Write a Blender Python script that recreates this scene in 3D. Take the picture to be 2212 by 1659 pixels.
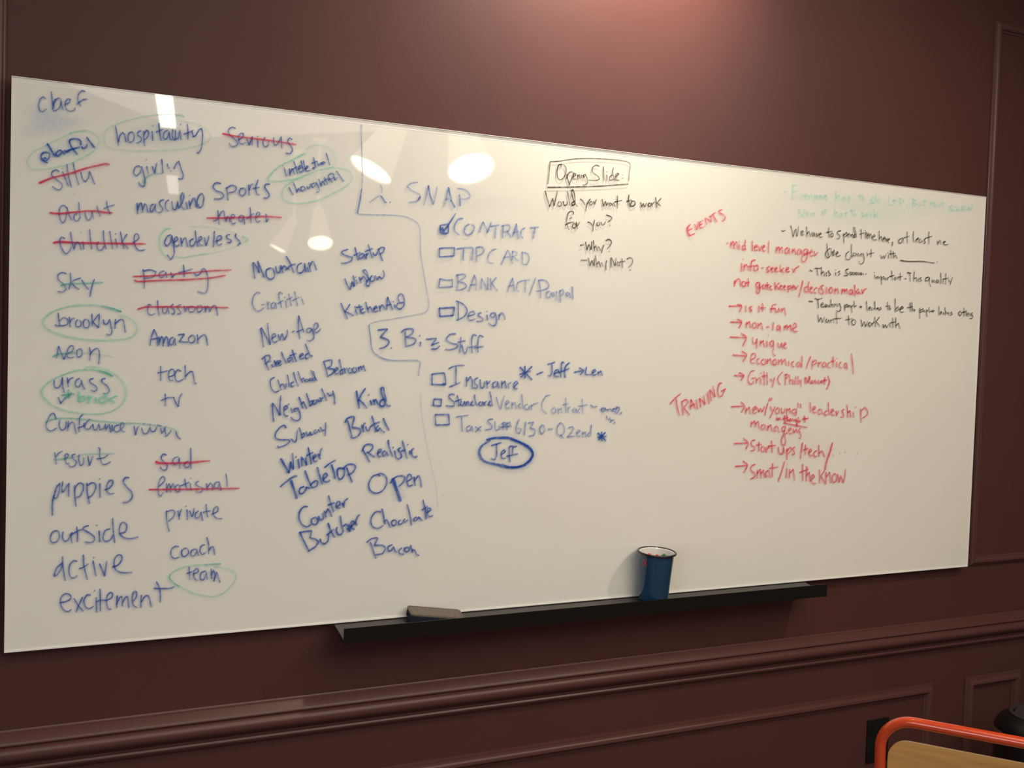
import bpy, bmesh, math, random
from mathutils import Vector, Matrix
random.seed(7)
for o in list(bpy.data.objects): bpy.data.objects.remove(o)
C = bpy.context.scene.collection
sc = bpy.context.scene

# ------------------------------------------------------------ camera
F = 2336.0; CX = 1106.0; CY = 829.5
CAM = Vector((-0.05354184, -2.47472432, 1.74192205))
RR = ((0.8968720448, -0.0323108888, -0.4411083106), (0.0108199397, 0.9986323784, -0.0511497919), (0.4421577366, 0.0411020532, 0.8959950654))
def row(i): r = RR[i]; return Vector((r[0], r[2], -r[1]))       # board axes (right, down, in) -> world
cr, cdn, cf = row(0), row(1), row(2)
cam = bpy.data.objects.new('camera', bpy.data.cameras.new('camera')); C.objects.link(cam)
m = Matrix((( cr.x, -cdn.x, -cf.x, CAM.x), (cr.y, -cdn.y, -cf.y, CAM.y), (cr.z, -cdn.z, -cf.z, CAM.z), (0, 0, 0, 1)))
cam.matrix_world = m
cam.data.sensor_width = 36; cam.data.lens = F/2212*36; cam.data.clip_start = .05
sc.camera = cam
def ray(u, v): return (cr*((u-CX)/F) + cdn*((v-CY)/F) + cf).normalized()
def hit(u, v, Y=0.0):
    d = ray(u, v); return CAM + d*((Y-CAM.y)/d.y)

# ------------------------------------------------------------ world, lights, exposure
sc.view_settings.view_transform = 'Standard'; sc.view_settings.look = 'None'
sc.view_settings.gamma = 1; sc.view_settings.use_curve_mapping = False
sc.view_settings.exposure = 0.0
sc.cycles.transparent_max_bounces = 48; sc.cycles.max_bounces = 10
w = bpy.data.worlds.new('world'); sc.world = w; w.use_nodes = True
w.node_tree.nodes['Background'].inputs[0].default_value = (.55, .65, .8, 1)
w.node_tree.nodes['Background'].inputs[1].default_value = .3
def area(name, loc, target, size, energy, col, shape='RECTANGLE', sy=None, spread=math.pi):
    l = bpy.data.lights.new(name, 'AREA'); l.shape = shape; l.size = size; l.size_y = sy or size
    l.energy = energy; l.color = col; l.spread = spread
    o = bpy.data.objects.new(name, l); C.objects.link(o); o.location = loc
    o.rotation_euler = (Vector(target)-Vector(loc)).to_track_quat('-Z', 'Y').to_euler(); return o
WARM = (1, .875, .71)
def spot(name, loc, target, energy, ang, blend, size=.06, col=WARM):
    l = bpy.data.lights.new(name, 'SPOT'); l.energy = energy; l.spot_size = math.radians(ang); l.spot_blend = blend
    l.shadow_soft_size = size; l.color = col
    o = bpy.data.objects.new(name, l); C.objects.link(o); o.location = loc
    o.rotation_euler = (Vector(target)-Vector(loc)).to_track_quat('-Z', 'Y').to_euler(); return o
KEY = Vector((1.52, -.36, 3.17))            # the ceiling cone lamp that washes the wall
spot('key_light', KEY, (1.45, .03, 2.92), 140, 116, 1.0, .06)
KEY2 = Vector((2.75, -1.6, 3.0))  # added lamp out of view: fills the board's right, throws the cup's shadow
spot('added_side_light', KEY2, (1.7, 0, 1.5), 54, 110, 1.0, .07)
area('ceiling_glow', (1.4, -3.3, 3.22), (1.3, -3.2, 0), 3.4, 104, (1, .87, .73), sy=3.4)
area('window_light', (-2.4, -3.4, 1.9), (1.5, -1.0, 1.3), 1.9, 24, (.78, .88, 1), sy=1.5)

# ------------------------------------------------------------ helpers
def obj(name, bm, mat, parent=None, smooth=False):
    me = bpy.data.meshes.new(name); bmesh.ops.recalc_face_normals(bm, faces=bm.faces); bm.to_mesh(me); bm.free()
    if mat: me.materials.append(mat)
    if smooth:
        for p in me.polygons: p.use_smooth = True
        try: me.set_sharp_from_angle(angle=math.radians(38))
        except Exception: pass
    o = bpy.data.objects.new(name, me); C.objects.link(o)
    if parent: o.parent = parent
    return o
def part(name, bm, mat, parent, smooth=False):
    """mesh in world coordinates, parented while keeping its place"""
    o = obj(name, bm, mat, None, smooth); o.parent = parent
    o.matrix_parent_inverse = parent.matrix_world.inverted() if parent.type != 'EMPTY' else Matrix.Translation(-parent.location) if tuple(parent.rotation_euler) == (0, 0, 0) else (Matrix.LocRotScale(parent.location, parent.rotation_euler, None)).inverted()
    return o
def empty(name, loc, rot=(0, 0, 0)):
    o = bpy.data.objects.new(name, None); C.objects.link(o); o.location = loc; o.rotation_euler = rot; o.empty_display_size = .05; return o
def tag(o, label, cat, group=None):
    o['label'] = label; o['category'] = cat
    if group: o['group'] = group
    return o
def struct(o, label=None):
    o['kind'] = 'structure'
    if label: o['label'] = label
    return o
def box(bm, a, b, mat=None, bev=0):
    a = Vector(a); b = Vector(b)
    r = bmesh.ops.create_cube(bm, size=1)
    M = Matrix.Translation((a+b)/2) @ Matrix.Diagonal(((b-a).x, (b-a).y, (b-a).z, 1))
    if mat is not None: M = mat @ M
    bmesh.ops.transform(bm, matrix=M, verts=r['verts'])
    if bev:
        es = list({e for v in r['verts'] for e in v.link_edges})
        bmesh.ops.bevel(bm, geom=es, offset=bev, segments=2, affect='EDGES', profile=.5)
    return bm
def newbox(a, b, bev=0, mat=None): return box(bmesh.new(), a, b, mat, bev)
def lathe(bm, prof, n=48, M=None):
    rings = []
    for r, z in prof:
        if r < 1e-6: rings.append([bm.verts.new((0, 0, z))])
        else: rings.append([bm.verts.new((r*math.cos(2*math.pi*i/n), r*math.sin(2*math.pi*i/n), z)) for i in range(n)])
    nv = [v for r in rings for v in r]
    for A, B in zip(rings, rings[1:]):
        for i in range(n):
            j = (i+1) % n
            if len(A) == 1 and len(B) == 1: continue
            if len(A) == 1: bm.faces.new((A[0], B[i], B[j]))
            elif len(B) == 1: bm.faces.new((A[i], A[j], B[0]))
            else: bm.faces.new((A[i], A[j], B[j], B[i]))
    if M is not None: bmesh.ops.transform(bm, matrix=M, verts=nv)
    return bm
def tube(bm, pts, r, n=16, cap=True):
    pts = [Vector(p) for p in pts]; rings = []; up = None
    for i, p in enumerate(pts):
        t = (pts[min(i+1, len(pts)-1)]-pts[max(i-1, 0)]).normalized()
        if up is None:
            up = t.orthogonal().normalized()
        up = (up - t*up.dot(t)).normalized(); s = t.cross(up)
        rings.append([bm.verts.new(p+(up*math.cos(2*math.pi*k/n)+s*math.sin(2*math.pi*k/n))*r) for k in range(n)])
    for A, B in zip(rings, rings[1:]):
        for i in range(n): j = (i+1) % n; bm.faces.new((A[i], A[j], B[j], B[i]))
    if cap: bm.faces.new(rings[0][::-1]); bm.faces.new(rings[-1])
    return bm

# ------------------------------------------------------------ materials
def mat(name, col, rough=.5, spec=.5, metal=0, noise=0, nscale=20, bump=0, bscale=300, coat=0, emit=None, estr=0, stretch=None):
    m = bpy.data.materials.new(name); m.use_nodes = True; nt = m.node_tree; b = nt.nodes['Principled BSDF']
    b.inputs['Base Color'].default_value = (*col, 1); b.inputs['Roughness'].default_value = rough
    b.inputs['Specular IOR Level'].default_value = spec; b.inputs['Metallic'].default_value = metal
    b.inputs['Coat Weight'].default_value = coat; b.inputs['Coat Roughness'].default_value = .05
    tc = nt.nodes.new('ShaderNodeTexCoord'); mp = nt.nodes.new('ShaderNodeMapping'); nt.links.new(tc.outputs['Object'], mp.inputs[0])
    if stretch: mp.inputs['Scale'].default_value = stretch
    if noise:
        n = nt.nodes.new('ShaderNodeTexNoise'); n.inputs['Scale'].default_value = nscale; n.inputs['Detail'].default_value = 6
        nt.links.new(mp.outputs[0], n.inputs['Vector'])
        r = nt.nodes.new('ShaderNodeValToRGB'); r.color_ramp.elements[0].position = .3; r.color_ramp.elements[1].position = .7
        r.color_ramp.elements[0].color = (*[c*(1-noise) for c in col], 1); r.color_ramp.elements[1].color = (*[min(1, c*(1+noise)) for c in col], 1)
        nt.links.new(n.outputs['Fac'], r.inputs[0]); nt.links.new(r.outputs[0], b.inputs['Base Color'])
    if bump:
        n = nt.nodes.new('ShaderNodeTexNoise'); n.inputs['Scale'].default_value = bscale; n.inputs['Detail'].default_value = 3
        nt.links.new(mp.outputs[0], n.inputs['Vector'])
        bp = nt.nodes.new('ShaderNodeBump'); bp.inputs['Strength'].default_value = bump; bp.inputs['Distance'].default_value = .001
        nt.links.new(n.outputs['Fac'], bp.inputs['Height']); nt.links.new(bp.outputs[0], b.inputs['Normal'])
    if emit: b.inputs['Emission Color'].default_value = (*emit, 1); b.inputs['Emission Strength'].default_value = estr
    return m
M_WALL = mat('burgundy_paint', (.082, .0300, .0280), .5, .22, noise=.05, nscale=3, bump=.12, bscale=220)
M_TRIM = mat('burgundy_trim_paint', (.094, .036, .034), .40, .38, bump=.05, bscale=60)
M_CEIL = mat('white_ceiling', (.7, .68, .64), .9, .2, noise=.02)
M_PLASTER = mat('warm_plaster', (.42, .38, .34), .85, .2, noise=.05, nscale=2)
M_FLOOR = mat('dark_floor_boards', (.12, .08, .055), .5, .4, noise=.3, nscale=8, stretch=(.3, 4, 1))
M_WHITE = mat('back_painted_white', (.88, .86, .81), .75, .15, noise=.012, nscale=3)
M_EDGE = mat('frosted_glass_edge', (.88, .88, .86), .35, .5)
M_STEEL = mat('black_steel', (.0045, .0043, .0042), .38, .35, bump=.1, bscale=400)
M_SHELF = mat('lit_black_steel', (.040, .037, .034), .33, .5, bump=.1, bscale=400)  # the lip's steel made paler, putting light from above into its colour
M_BINBODY = mat('black_gloss_steel', (.009, .009, .011), .12, .6)
M_BLACK = mat('black_plastic', (.008, .008, .008), .45, .3)
M_FELT = mat('grey_felt', (.165, .145, .12), .95, .1, noise=.22, nscale=260, bump=.8, bscale=500)
M_FELTD = mat('navy_felt', (.022, .028, .045), .95, .1, noise=.3, nscale=260, bump=.8, bscale=500)
M_STITCH = mat('felt_stitching', (.07, .06, .05), .9, .1)
M_ENAMEL = mat('blue_enamel', (.010, .050, .115), .14, .5, noise=.12, nscale=14, coat=.4)
M_ENWHITE = mat('white_enamel', (.8, .8, .79), .15, .5)
M_RIM = mat('black_enamel_rim', (.018, .013, .014), .22, .5)
M_RED = mat('red_plastic', (.62, .03, .03), .35, .5)
M_GREEN = mat('green_plastic', (.02, .22, .05), .35, .5)
M_XRED = mat('red_paint_mark', (.45, .03, .035), .5, .4)
M_ORANGE = mat('orange_red_powder_coat', (.60, .065, .018), .13, .5, coat=.5)
M_WOOD = mat('light_plywood', (.56, .31, .10), .42, .45, noise=.16, nscale=7, stretch=(1, 1, 9))
M_WOODE = mat('plywood_edge', (.55, .36, .18), .5, .4)
M_BINB = mat('black_glossy_bin', (.008, .008, .009), .32, .35)
M_BINL = mat('dark_grey_lid', (.04, .037, .035), .4, .5)
M_CHROME = mat('chrome', (.7, .7, .7), .12, .5, metal=1)
M_SHADE = mat('white_lamp_shade', (.82, .8, .74), .5, .3, emit=(1, .83, .6), estr=2.0)
M_BULB = mat('lamp_opening_glow', (1, 1, 1), .5, .1, emit=(1, .87, .68), estr=24)
M_TUBE = mat('ceiling_strip_glow', (1, 1, 1), .5, .1, emit=(1, .96, .88), estr=26)
M_TUBE_DIM = mat('dim_ceiling_strip_glow', (1, 1, 1), .5, .1, emit=(1, .95, .86), estr=8)
M_SKY = mat('daylit_window_pane', (.8, .85, .9), .1, .5, emit=(.75, .87, 1), estr=2.5)
M_FRAMEW = mat('white_window_frame', (.7, .7, .68), .5, .3)

def mat_glass():
    m = bpy.data.materials.new('clear_board_glass'); m.use_nodes = True; nt = m.node_tree; nt.nodes.clear()
    o = nt.nodes.new('ShaderNodeOutputMaterial'); mx = nt.nodes.new('ShaderNodeMixShader')
    t = nt.nodes.new('ShaderNodeBsdfTransparent'); t.inputs[0].default_value = (.985, .99, .985, 1)
    g = nt.nodes.new('ShaderNodeBsdfGlossy'); g.inputs['Roughness'].default_value = .02
    f = nt.nodes.new('ShaderNodeFresnel'); f.inputs[0].default_value = 1.5
    ge = nt.nodes.new('ShaderNodeNewGeometry'); iv = nt.nodes.new('ShaderNodeMath'); iv.operation = 'SUBTRACT'; iv.inputs[0].default_value = 1
    mu = nt.nodes.new('ShaderNodeMath'); mu.operation = 'MULTIPLY'      # no mirror on the way out: the sheet is thin
    nt.links.new(ge.outputs['Backfacing'], iv.inputs[1]); nt.links.new(iv.outputs[0], mu.inputs[0]); nt.links.new(f.outputs[0], mu.inputs[1])
    nt.links.new(mu.outputs[0], mx.inputs[0]); nt.links.new(t.outputs[0], mx.inputs[1]); nt.links.new(g.outputs[0], mx.inputs[2])
    nt.links.new(mx.outputs[0], o.inputs[0]); return m
M_GLASS = mat_glass()
def mat_ink():
    m = bpy.data.materials.new('dry_erase_ink'); m.use_nodes = True; nt = m.node_tree; nt.nodes.clear()
    o = nt.nodes.new('ShaderNodeOutputMaterial'); mx = nt.nodes.new('ShaderNodeMixShader')
    t = nt.nodes.new('ShaderNodeBsdfTransparent'); d = nt.nodes.new('ShaderNodeBsdfDiffuse')
    ga = nt.nodes.new('ShaderNodeGamma'); ga.inputs[1].default_value = .42; tm = nt.nodes.new('ShaderNodeMix'); tm.data_type = 'RGBA'; tm.inputs[6].default_value = (1, 1, 1, 1)
    cv = nt.nodes.new('ShaderNodeMath'); cv.operation = 'MULTIPLY'; cv.inputs[1].default_value = .72
    a = nt.nodes.new('ShaderNodeVertexColor'); a.layer_name = 'ink'
    tc = nt.nodes.new('ShaderNodeTexCoord'); n = nt.nodes.new('ShaderNodeTexNoise'); n.inputs['Scale'].default_value = 110; n.inputs['Detail'].default_value = 2
    mr = nt.nodes.new('ShaderNodeMapRange'); mr.inputs[1].default_value = .35; mr.inputs[2].default_value = .65; mr.inputs[3].default_value = .68; mr.inputs[4].default_value = 1.15
    mu = nt.nodes.new('ShaderNodeMath'); mu.operation = 'MULTIPLY'; mu.use_clamp = True
    nt.links.new(tc.outputs['Object'], n.inputs['Vector']); nt.links.new(n.outputs['Fac'], mr.inputs[0])
    nt.links.new(mr.outputs[0], mu.inputs[0]); nt.links.new(a.outputs['Alpha'], mu.inputs[1])
    nt.links.new(a.outputs['Color'], d.inputs[0]); nt.links.new(mu.outputs[0], cv.inputs[0]); nt.links.new(cv.outputs[0], mx.inputs[0])
    nt.links.new(a.outputs['Color'], ga.inputs[0]); nt.links.new(ga.outputs[0], tm.inputs[7]); nt.links.new(mu.outputs[0], tm.inputs[0]); nt.links.new(tm.outputs[2], t.inputs[0])
    nt.links.new(t.outputs[0], mx.inputs[1]); nt.links.new(d.outputs[0], mx.inputs[2]); nt.links.new(mx.outputs[0], o.inputs[0]); return m
M_INK = mat_ink()

# ------------------------------------------------------------ room shell
X0, X1, Y0, Y1, Z1 = -2.6, 5.6, -9.8, .03, 3.3
struct(obj('wall_back', newbox((X0-.1, Y1, 0), (X1+.1, Y1+.12, Z1)), M_WALL), 'dark burgundy painted panelled wall behind the whiteboard')
struct(obj('floor', newbox((X0-.1, Y0-.1, -.1), (X1+.1, Y1+.12, 0)), M_FLOOR))
struct(obj('ceiling', newbox((X0-.1, Y0-.1, Z1), (X1+.1, Y1+.12, Z1+.1)), M_CEIL))
struct(obj('wall_right', newbox((X1, Y0, 0), (X1+.1, Y1, Z1)), M_PLASTER))
struct(obj('wall_front', newbox((X0, Y0-.1, 0), (X1, Y0, Z1)), M_PLASTER))
b = bmesh.new(); wy0, wy1, wz0, wz1 = -4.4, -2.4, 1.1, 2.6
box(b, (X0-.1, Y0, 0), (X0, Y1, wz0)); box(b, (X0-.1, Y0, wz1), (X0, Y1, Z1))
box(b, (X0-.1, Y0, wz0), (X0, wy0, wz1)); box(b, (X0-.1, wy1, wz0), (X0, Y1, wz1))
struct(obj('wall_left', b, M_PLASTER))
win = struct(empty('window_1', (X0, (wy0+wy1)/2, wz0)))
b = bmesh.new()
for a_, c_ in (((wy0, wz0), (wy0+.06, wz1)), ((wy1-.06, wz0), (wy1, wz1)), ((wy0+.06, wz0), (wy1-.06, wz0+.06)), ((wy0+.06, wz1-.06), (wy1-.06, wz1)), (((wy0+wy1)/2-.02, wz0+.06), ((wy0+wy1)/2+.02, wz1-.06))):
    box(b, (X0-.08, a_[0], a_[1]), (X0-.02, c_[0], c_[1]))
part('window_frame', b, M_FRAMEW, win)
part('pane', newbox((X0-.055, wy0+.06, wz0+.06), (X0-.05, (wy0+wy1)/2-.02, wz1-.06)), M_SKY, win)
part('pane', newbox((X0-.055, (wy0+wy1)/2+.02, wz0+.06), (X0-.05, wy1-.06, wz1-.06)), M_SKY, win)

# mouldings -------------------------------------------------------
def frame(name, x0, z0, x1, z1, prof, label):
    """picture-frame moulding with mitred corners; prof = (inset from the outer edge, height off the wall)"""
    bm = bmesh.new(); rings = []
    for d, h in prof:
        rings.append([bm.verts.new((x, Y1-h, z)) for x, z in ((x0+d, z0+d), (x1-d, z0+d), (x1-d, z1-d), (x0+d, z1-d))])
    for A, B in zip(rings, rings[1:]):
        for i in range(4): j = (i+1) % 4; bm.faces.new((A[i], A[j], B[j], B[i]))
    return struct(obj(name, bm, M_TRIM, smooth=True), label)
PF = [(0, -.002), (0, .005), (.002, .008), (.005, .009), (.007, .013), (.012, .0165), (.018, .017), (.022, .0145), (.025, .010), (.026, .006), (.029, .005), (.031, .003), (.031, -.002)]
frame('trim_1', -1.15, 1.045, -.010, 2.819, PF, 'upper picture-frame wall moulding left of the whiteboard')
frame('trim_2', 2.878, 1.045, 3.36, 2.819, PF, 'upper picture-frame wall moulding right of the whiteboard')
PL = [(0, -.002), (0, .004), (.006, .006), (.009, .006), (.012, .012), (.018, .0165), (.025, .0165), (.030, .012), (.032, .006), (.037, .005), (.040, .003), (.040, -.002)]
frame('trim_3', -.05, .16, 2.746, .670, PL, 'long lower wall moulding under the chair rail')
frame('trim_4', 2.893, .16, 3.158, .670, PL, 'narrow lower wall moulding beside the waste bin')
frame('trim_5', -2.4, .16, -.20, .670, PL, 'lower wall moulding at far left')
frame('trim_6', 3.30, .16, 5.3, .670, PL, 'lower wall moulding at far right')
frame('trim_7', 3.52, 1.045, 5.3, 2.819, PF, 'upper wall moulding at far right')
def extrude_x(name, prof, x0, x1, m, label):
    bm = bmesh.new(); A = [bm.verts.new((x0, Y1-h, z)) for h, z in prof]; B = [bm.verts.new((x1, Y1-h, z)) for h, z in prof]
    for i in range(len(prof)-1): bm.faces.new((A[i], A[i+1], B[i+1], B[i]))
    bm.faces.new(A); bm.faces.new(B[::-1])
    return struct(obj(name, bm, m, smooth=True), label)
RAIL = [(-.004, .876), (.005, .876), (.007, .873), (.007, .869), (.010, .867), (.016, .862), (.024, .855), (.027, .851), (.027, .8485), (.021, .8475), (.021, .8445), (.028, .8435),
        (.033, .840), (.0365, .834), (.0375, .828), (.036, .822), (.031, .816), (.024, .811), (.017, .807), (.013, .802), (.013, .7985), (.019, .7975), (.0215, .794), (.0205, .790), (.016, .7875), (.011, .7865), (.011, .783), (.006, .780), (.003, .777), (-.004, .777)]
extrude_x('trim_8', RAIL, X0, X1, M_TRIM, 'burgundy chair rail running under the whiteboard')
extrude_x('baseboard_back', [(-.004, .13), (.006, .13), (.010, .125), (.014, .11), (.016, .10), (.016, .0), (-.004, .0)], X0, X1, M_TRIM, 'burgundy baseboard')

# ------------------------------------------------------------ whiteboard
BW, BH, BZ = 2.8474, 1.2, 1.05
wb = tag(empty('whiteboard', (BW/2, .02, BZ)), 'large white glass writing board covered in blue, red, green and black handwriting', 'whiteboard')
part('back_panel', newbox((.0, .0034, BZ), (BW, .0085, BZ+BH)), M_WHITE, wb)
def plate(bm, x0, z0, x1, z1, yf, yb, bv):
    o = [bm.verts.new((x, yf+bv*.45, z)) for x, z in ((x0, z0), (x1, z0), (x1, z1), (x0, z1))]
    i = [bm.verts.new((x, yf, z)) for x, z in ((x0+bv, z0+bv), (x1-bv, z0+bv), (x1-bv, z1-bv), (x0+bv, z1-bv))]
    k = [bm.verts.new((x, yb, z)) for x, z in ((x0, z0), (x1, z0), (x1, z1), (x0, z1))]
    for n in range(4):
        j = (n+1) % 4; bm.faces.new((o[n], o[j], i[j], i[n])); bm.faces.new((k[n], k[j], o[j], o[n]))
    bm.faces.new(i); bm.faces.new(k[::-1])
b = bmesh.new(); plate(b, 0, BZ, BW, BZ+BH, 0, .0032, .0012)
part('glass_sheet', b, M_GLASS, wb)
b = bmesh.new(); t = .0013      # frosted rim of the glass edge
box(b, (0, .0008, BZ+BH-t), (BW, .0033, BZ+BH)); box(b, (0, .0008, BZ), (BW, .0033, BZ+t*2.2)); box(b, (0, .0008, BZ+t*2.2), (t*.8, .0033, BZ+BH-t)); box(b, (BW-t*.8, .0008, BZ+t*2.2), (BW, .0033, BZ+BH-t))
part('polished_edge', b, M_EDGE, wb)
b = bmesh.new(); q = .0095       # pale strips that paint in the glass edge's inner reflection
box(b, (q, .0031, BZ+BH-q-.0016), (BW-q, .00345, BZ+BH-q))
box(b, (q, .0031, BZ+q), (q+.0012, .00345, BZ+BH-q-.0016))
part('edge_line', b, M_EDGE, wb)
b = bmesh.new()
for z in (BZ+.12, BZ+BH-.16): box(b, (.12, .0085, z), (BW-.12, Y1, z+.05))
part('mounting_cleat', b, M_STEEL, wb)

# ------------------------------------------------------------ marker writing
COL = {'b': (.062, .135, .50), 'B': (.032, .105, .50), 'l': (.15, .25, .60), 'r': (.74, .06, .14), 'R': (.80, .06, .12), 'g': (.30, .74, .60), 't': (.12, .50, .48), 'k': (.020, .017, .013), 'f': (.36, .85, .72)}
CN = {'b': 'blue', 'B': 'bold blue', 'l': 'faint blue', 'r': 'red', 'R': 'red', 'g': 'green', 't': 'teal', 'k': 'black', 'f': 'faded green'}
TILE = {'A': (0, 140, 4.608), 'B': (420, 220, 4.608), 'C': (40, 420, 4.608), 'D': (500, 480, 4.608), 'E': (40, 740, 4.608), 'F': (60, 1040, 4.608), 'G': (520, 800, 4.608), 'H': (520, 1000, 4.608),
        'I': (760, 360, 4.608), 'J': (1120, 320, 4.608), 'K': (780, 660, 3.687), 'L': (1420, 360, 4.608), 'M': (1680, 380, 4.608), 'N': (1420, 640, 3.95)}
def smooth_path(P, sub=5):
    """Catmull-Rom through the points, split where the pen turned sharply"""
    if len(P) < 3: return [P]
    runs, cur = [], [P[0]]
    for i in range(1, len(P)-1):
        a = P[i]-P[i-1]; b_ = P[i+1]-P[i]; cur.append(P[i])
        if a.length > 0 and b_.length > 0 and a.angle(b_) > math.radians(98): runs.append(cur); cur = [P[i]]
    cur.append(P[-1]); runs.append(cur); out = []
    for R in runs:
        if len(R) == 2: out.append(R); continue
        E = [R[0]*2-R[1]]+R+[R[-1]*2-R[-2]]; q_ = []
        for i in range(1, len(E)-2):
            p0, p1, p2, p3 = E[i-1:i+3]
            for k in range(sub):
                s = k/sub; q_.append(.5*((2*p1)+(p2-p0)*s+(2*p0-5*p1+4*p2-p3)*s*s+(3*p1-p0-3*p2+p3)*s**3))
        q_.append(R[-1]); out.append(q_)
    return out
DEPTH = [0]
def ink_mesh(name, strokes, tile, col, width, alpha, parent, fade=.38, halo=True):
    ox, oy, s = TILE[tile]; verts, faces, cols = [], [], []
    for st in strokes.split(';'):
        v = [float(x) for x in st.split()]
        P = [Vector((ox+v[i]/s, oy+v[i+1]/s, 0)) for i in range(0, len(v)-1, 2)]
        if not P: continue
        dot = len(P) == 1
        if dot: P.append(P[0]+Vector((.7, .5, 0)))
        W = [hit(p.x, p.y) for p in P]; W = [Vector((p.x, p.z, 0)) for p in W]
        sc_ = (hit(P[0].x+1, P[0].y)-hit(P[0].x, P[0].y)).length; sc2 = (hit(P[0].x, P[0].y+1)-hit(P[0].x, P[0].y)).length
        wd = width*.72*(sc_+sc2)/2*(1.35 if dot else 1); a0 = alpha*random.uniform(.88, 1.1)
        DEPTH[0] = (DEPTH[0]+1) % 160; y = -.00004-DEPTH[0]*.0000025
        runs0 = smooth_path(W)
        for R in (runs0 if halo else []):              # painted glow: the stroke's tinted shadow in the glass, set slightly low
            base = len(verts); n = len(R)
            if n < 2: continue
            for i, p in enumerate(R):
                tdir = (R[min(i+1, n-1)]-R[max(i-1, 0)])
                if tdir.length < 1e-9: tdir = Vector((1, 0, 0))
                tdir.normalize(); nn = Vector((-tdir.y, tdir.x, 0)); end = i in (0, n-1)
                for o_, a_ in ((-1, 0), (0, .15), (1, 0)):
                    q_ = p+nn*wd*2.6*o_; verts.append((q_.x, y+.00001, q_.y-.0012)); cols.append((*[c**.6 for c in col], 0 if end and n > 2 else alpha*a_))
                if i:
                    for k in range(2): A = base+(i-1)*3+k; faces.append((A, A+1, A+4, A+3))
        runs = runs0; tot = sum((b_-a_).length for R in runs for a_, b_ in zip(R, R[1:])) or 1; run = 0
        for R in runs:
            R = [R[0]-(R[1]-R[0]).normalized()*wd*.3]+R+[R[-1]+(R[-1]-R[-2]).normalized()*wd*.3]
            base = len(verts); n = len(R)
            for i, p in enumerate(R):
                tdir = (R[min(i+1, n-1)]-R[max(i-1, 0)])
                if tdir.length < 1e-9: tdir = Vector((1, 0, 0))
                tdir.normalize(); nn = Vector((-tdir.y, tdir.x, 0))
                if i: run += (p-R[i-1]).length
                f = min(1, run/tot); end = i in (0, n-1)
                hw = wd*.5*(.5 if end else 1)*(1+.12*math.sin(run*90+base))
                al = a0*(1-fade*f)*(.55 if end else 1)
                for k, (o_, a_) in enumerate(((-1.25, 0), (-.7, 1), (.7, 1), (1.25, 0))):
                    q_ = p+nn*hw*o_; verts.append((q_.x, y, q_.y)); cols.append((*col, min(1, al*a_)))
                if i:
                    for k in range(3):
                        A = base+(i-1)*4+k; faces.append((A, A+1, A+5, A+4))
    me = bpy.data.meshes.new(name); me.from_pydata(verts, [], faces); me.materials.append(M_INK)
    ca = me.color_attributes.new('ink', 'FLOAT_COLOR', 'POINT')
    ca.data.foreach_set('color', [c for q_ in cols for c in q_])
    o = bpy.data.objects.new(name, me); C.objects.link(o); o.parent = parent; o.matrix_parent_inverse = Matrix.Translation(-parent.location)
    return o
def S(tile, c, w_, a_, text, strokes, name='handwritten_word'):
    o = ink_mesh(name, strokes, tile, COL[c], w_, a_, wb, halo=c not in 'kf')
    if text: o['label'] = (f'{CN[c]} handwritten word "{text}"' if name == 'handwritten_word' else f'{CN[c]} {text}')
    return o
def L_(tile, c, w_, a_, text, strokes): return S(tile, c, w_, a_, text, strokes, 'strikethrough_line')
def O_(tile, c, w_, a_, text, strokes): return S(tile, c, w_, a_, text, strokes, 'drawn_loop')
def X_(tile, c, w_, a_, text, strokes): return S(tile, c, w_, a_, text, strokes, 'drawn_checkbox')
def A_(tile, c, w_, a_, text, strokes): return S(tile, c, w_, a_, text, strokes, 'drawn_arrow')
def D_(tile, c, w_, a_, text, strokes): return S(tile, c, w_, a_, text, strokes, 'marker_line')
# strokes are traced point by point (tile coordinates) and laid on the glass
# column of words at the left
S('A','b',3.3,.8,'chef','455 340 430 318 400 345 385 400 395 450 425 465 462 438;512 265 520 350 535 465;524 440 545 370 580 330 605 350 600 410 570 445 535 455;560 335 535 365 528 405 545 420;608 360 612 400 628 448;645 395 690 375 700 345 675 340 650 375 655 430 690 460 735 450 748 425;848 265 815 258 785 290 775 350 805 415;770 390 820 350 868 340')
O_('A','g',4.5,.33,'loop around a word','690 685 760 665 850 655 930 680 985 735 970 810 900 880 780 945 640 1000 480 1030 350 1040 285 1010 275 945 330 870 440 810 560 750 690 690')
D_('A','g',5,.3,'thick end of a loop','690 685 760 662 850 655')
S('A','B',5.0,.88,'playful','470 870 430 875 408 910 420 945 455 955 485 930 495 890 470 870;425 930 445 965 475 972;440 920 460 935;470 785 500 830 535 890 555 905;610 850 580 855 558 885 572 908 600 890 618 860 642 890;640 850 665 872 690 850;690 775 700 745 750 735 800 755 805 800;692 775 720 830 770 892;655 862 720 838 795 818;812 815 832 832 860 812 866 785;862 720 900 772 942 825')
S('A','b',3.6,.85,'hospitality','1150 610 1165 700 1180 808;1178 770 1195 705 1222 672 1240 700 1258 772;1320 665 1285 680 1275 740 1295 775 1330 750 1335 700 1315 665;1405 655 1375 670 1375 700 1405 725 1400 760 1360 780;1430 660 1432 730 1438 810;1434 700 1455 655 1477 665 1475 705 1448 742 1435 740;1515 660 1520 755;1520 605;1580 580 1590 680 1605 755;1552 668 1600 650 1622 640;1672 650 1637 670 1627 720 1650 745 1675 705 1682 665;1684 662 1692 735 1716 745;1722 645 1712 700 1735 750 1775 722 1782 670;1746 650 1746 742;1790 650 1802 745;1795 592;1865 590 1872 680 1870 742;1830 690 1880 672 1925 650;1912 662 1925 715 1950 700 1980 650 2006 632 2016 690 2012 780 2000 840 1975 878 1963 868')
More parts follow.
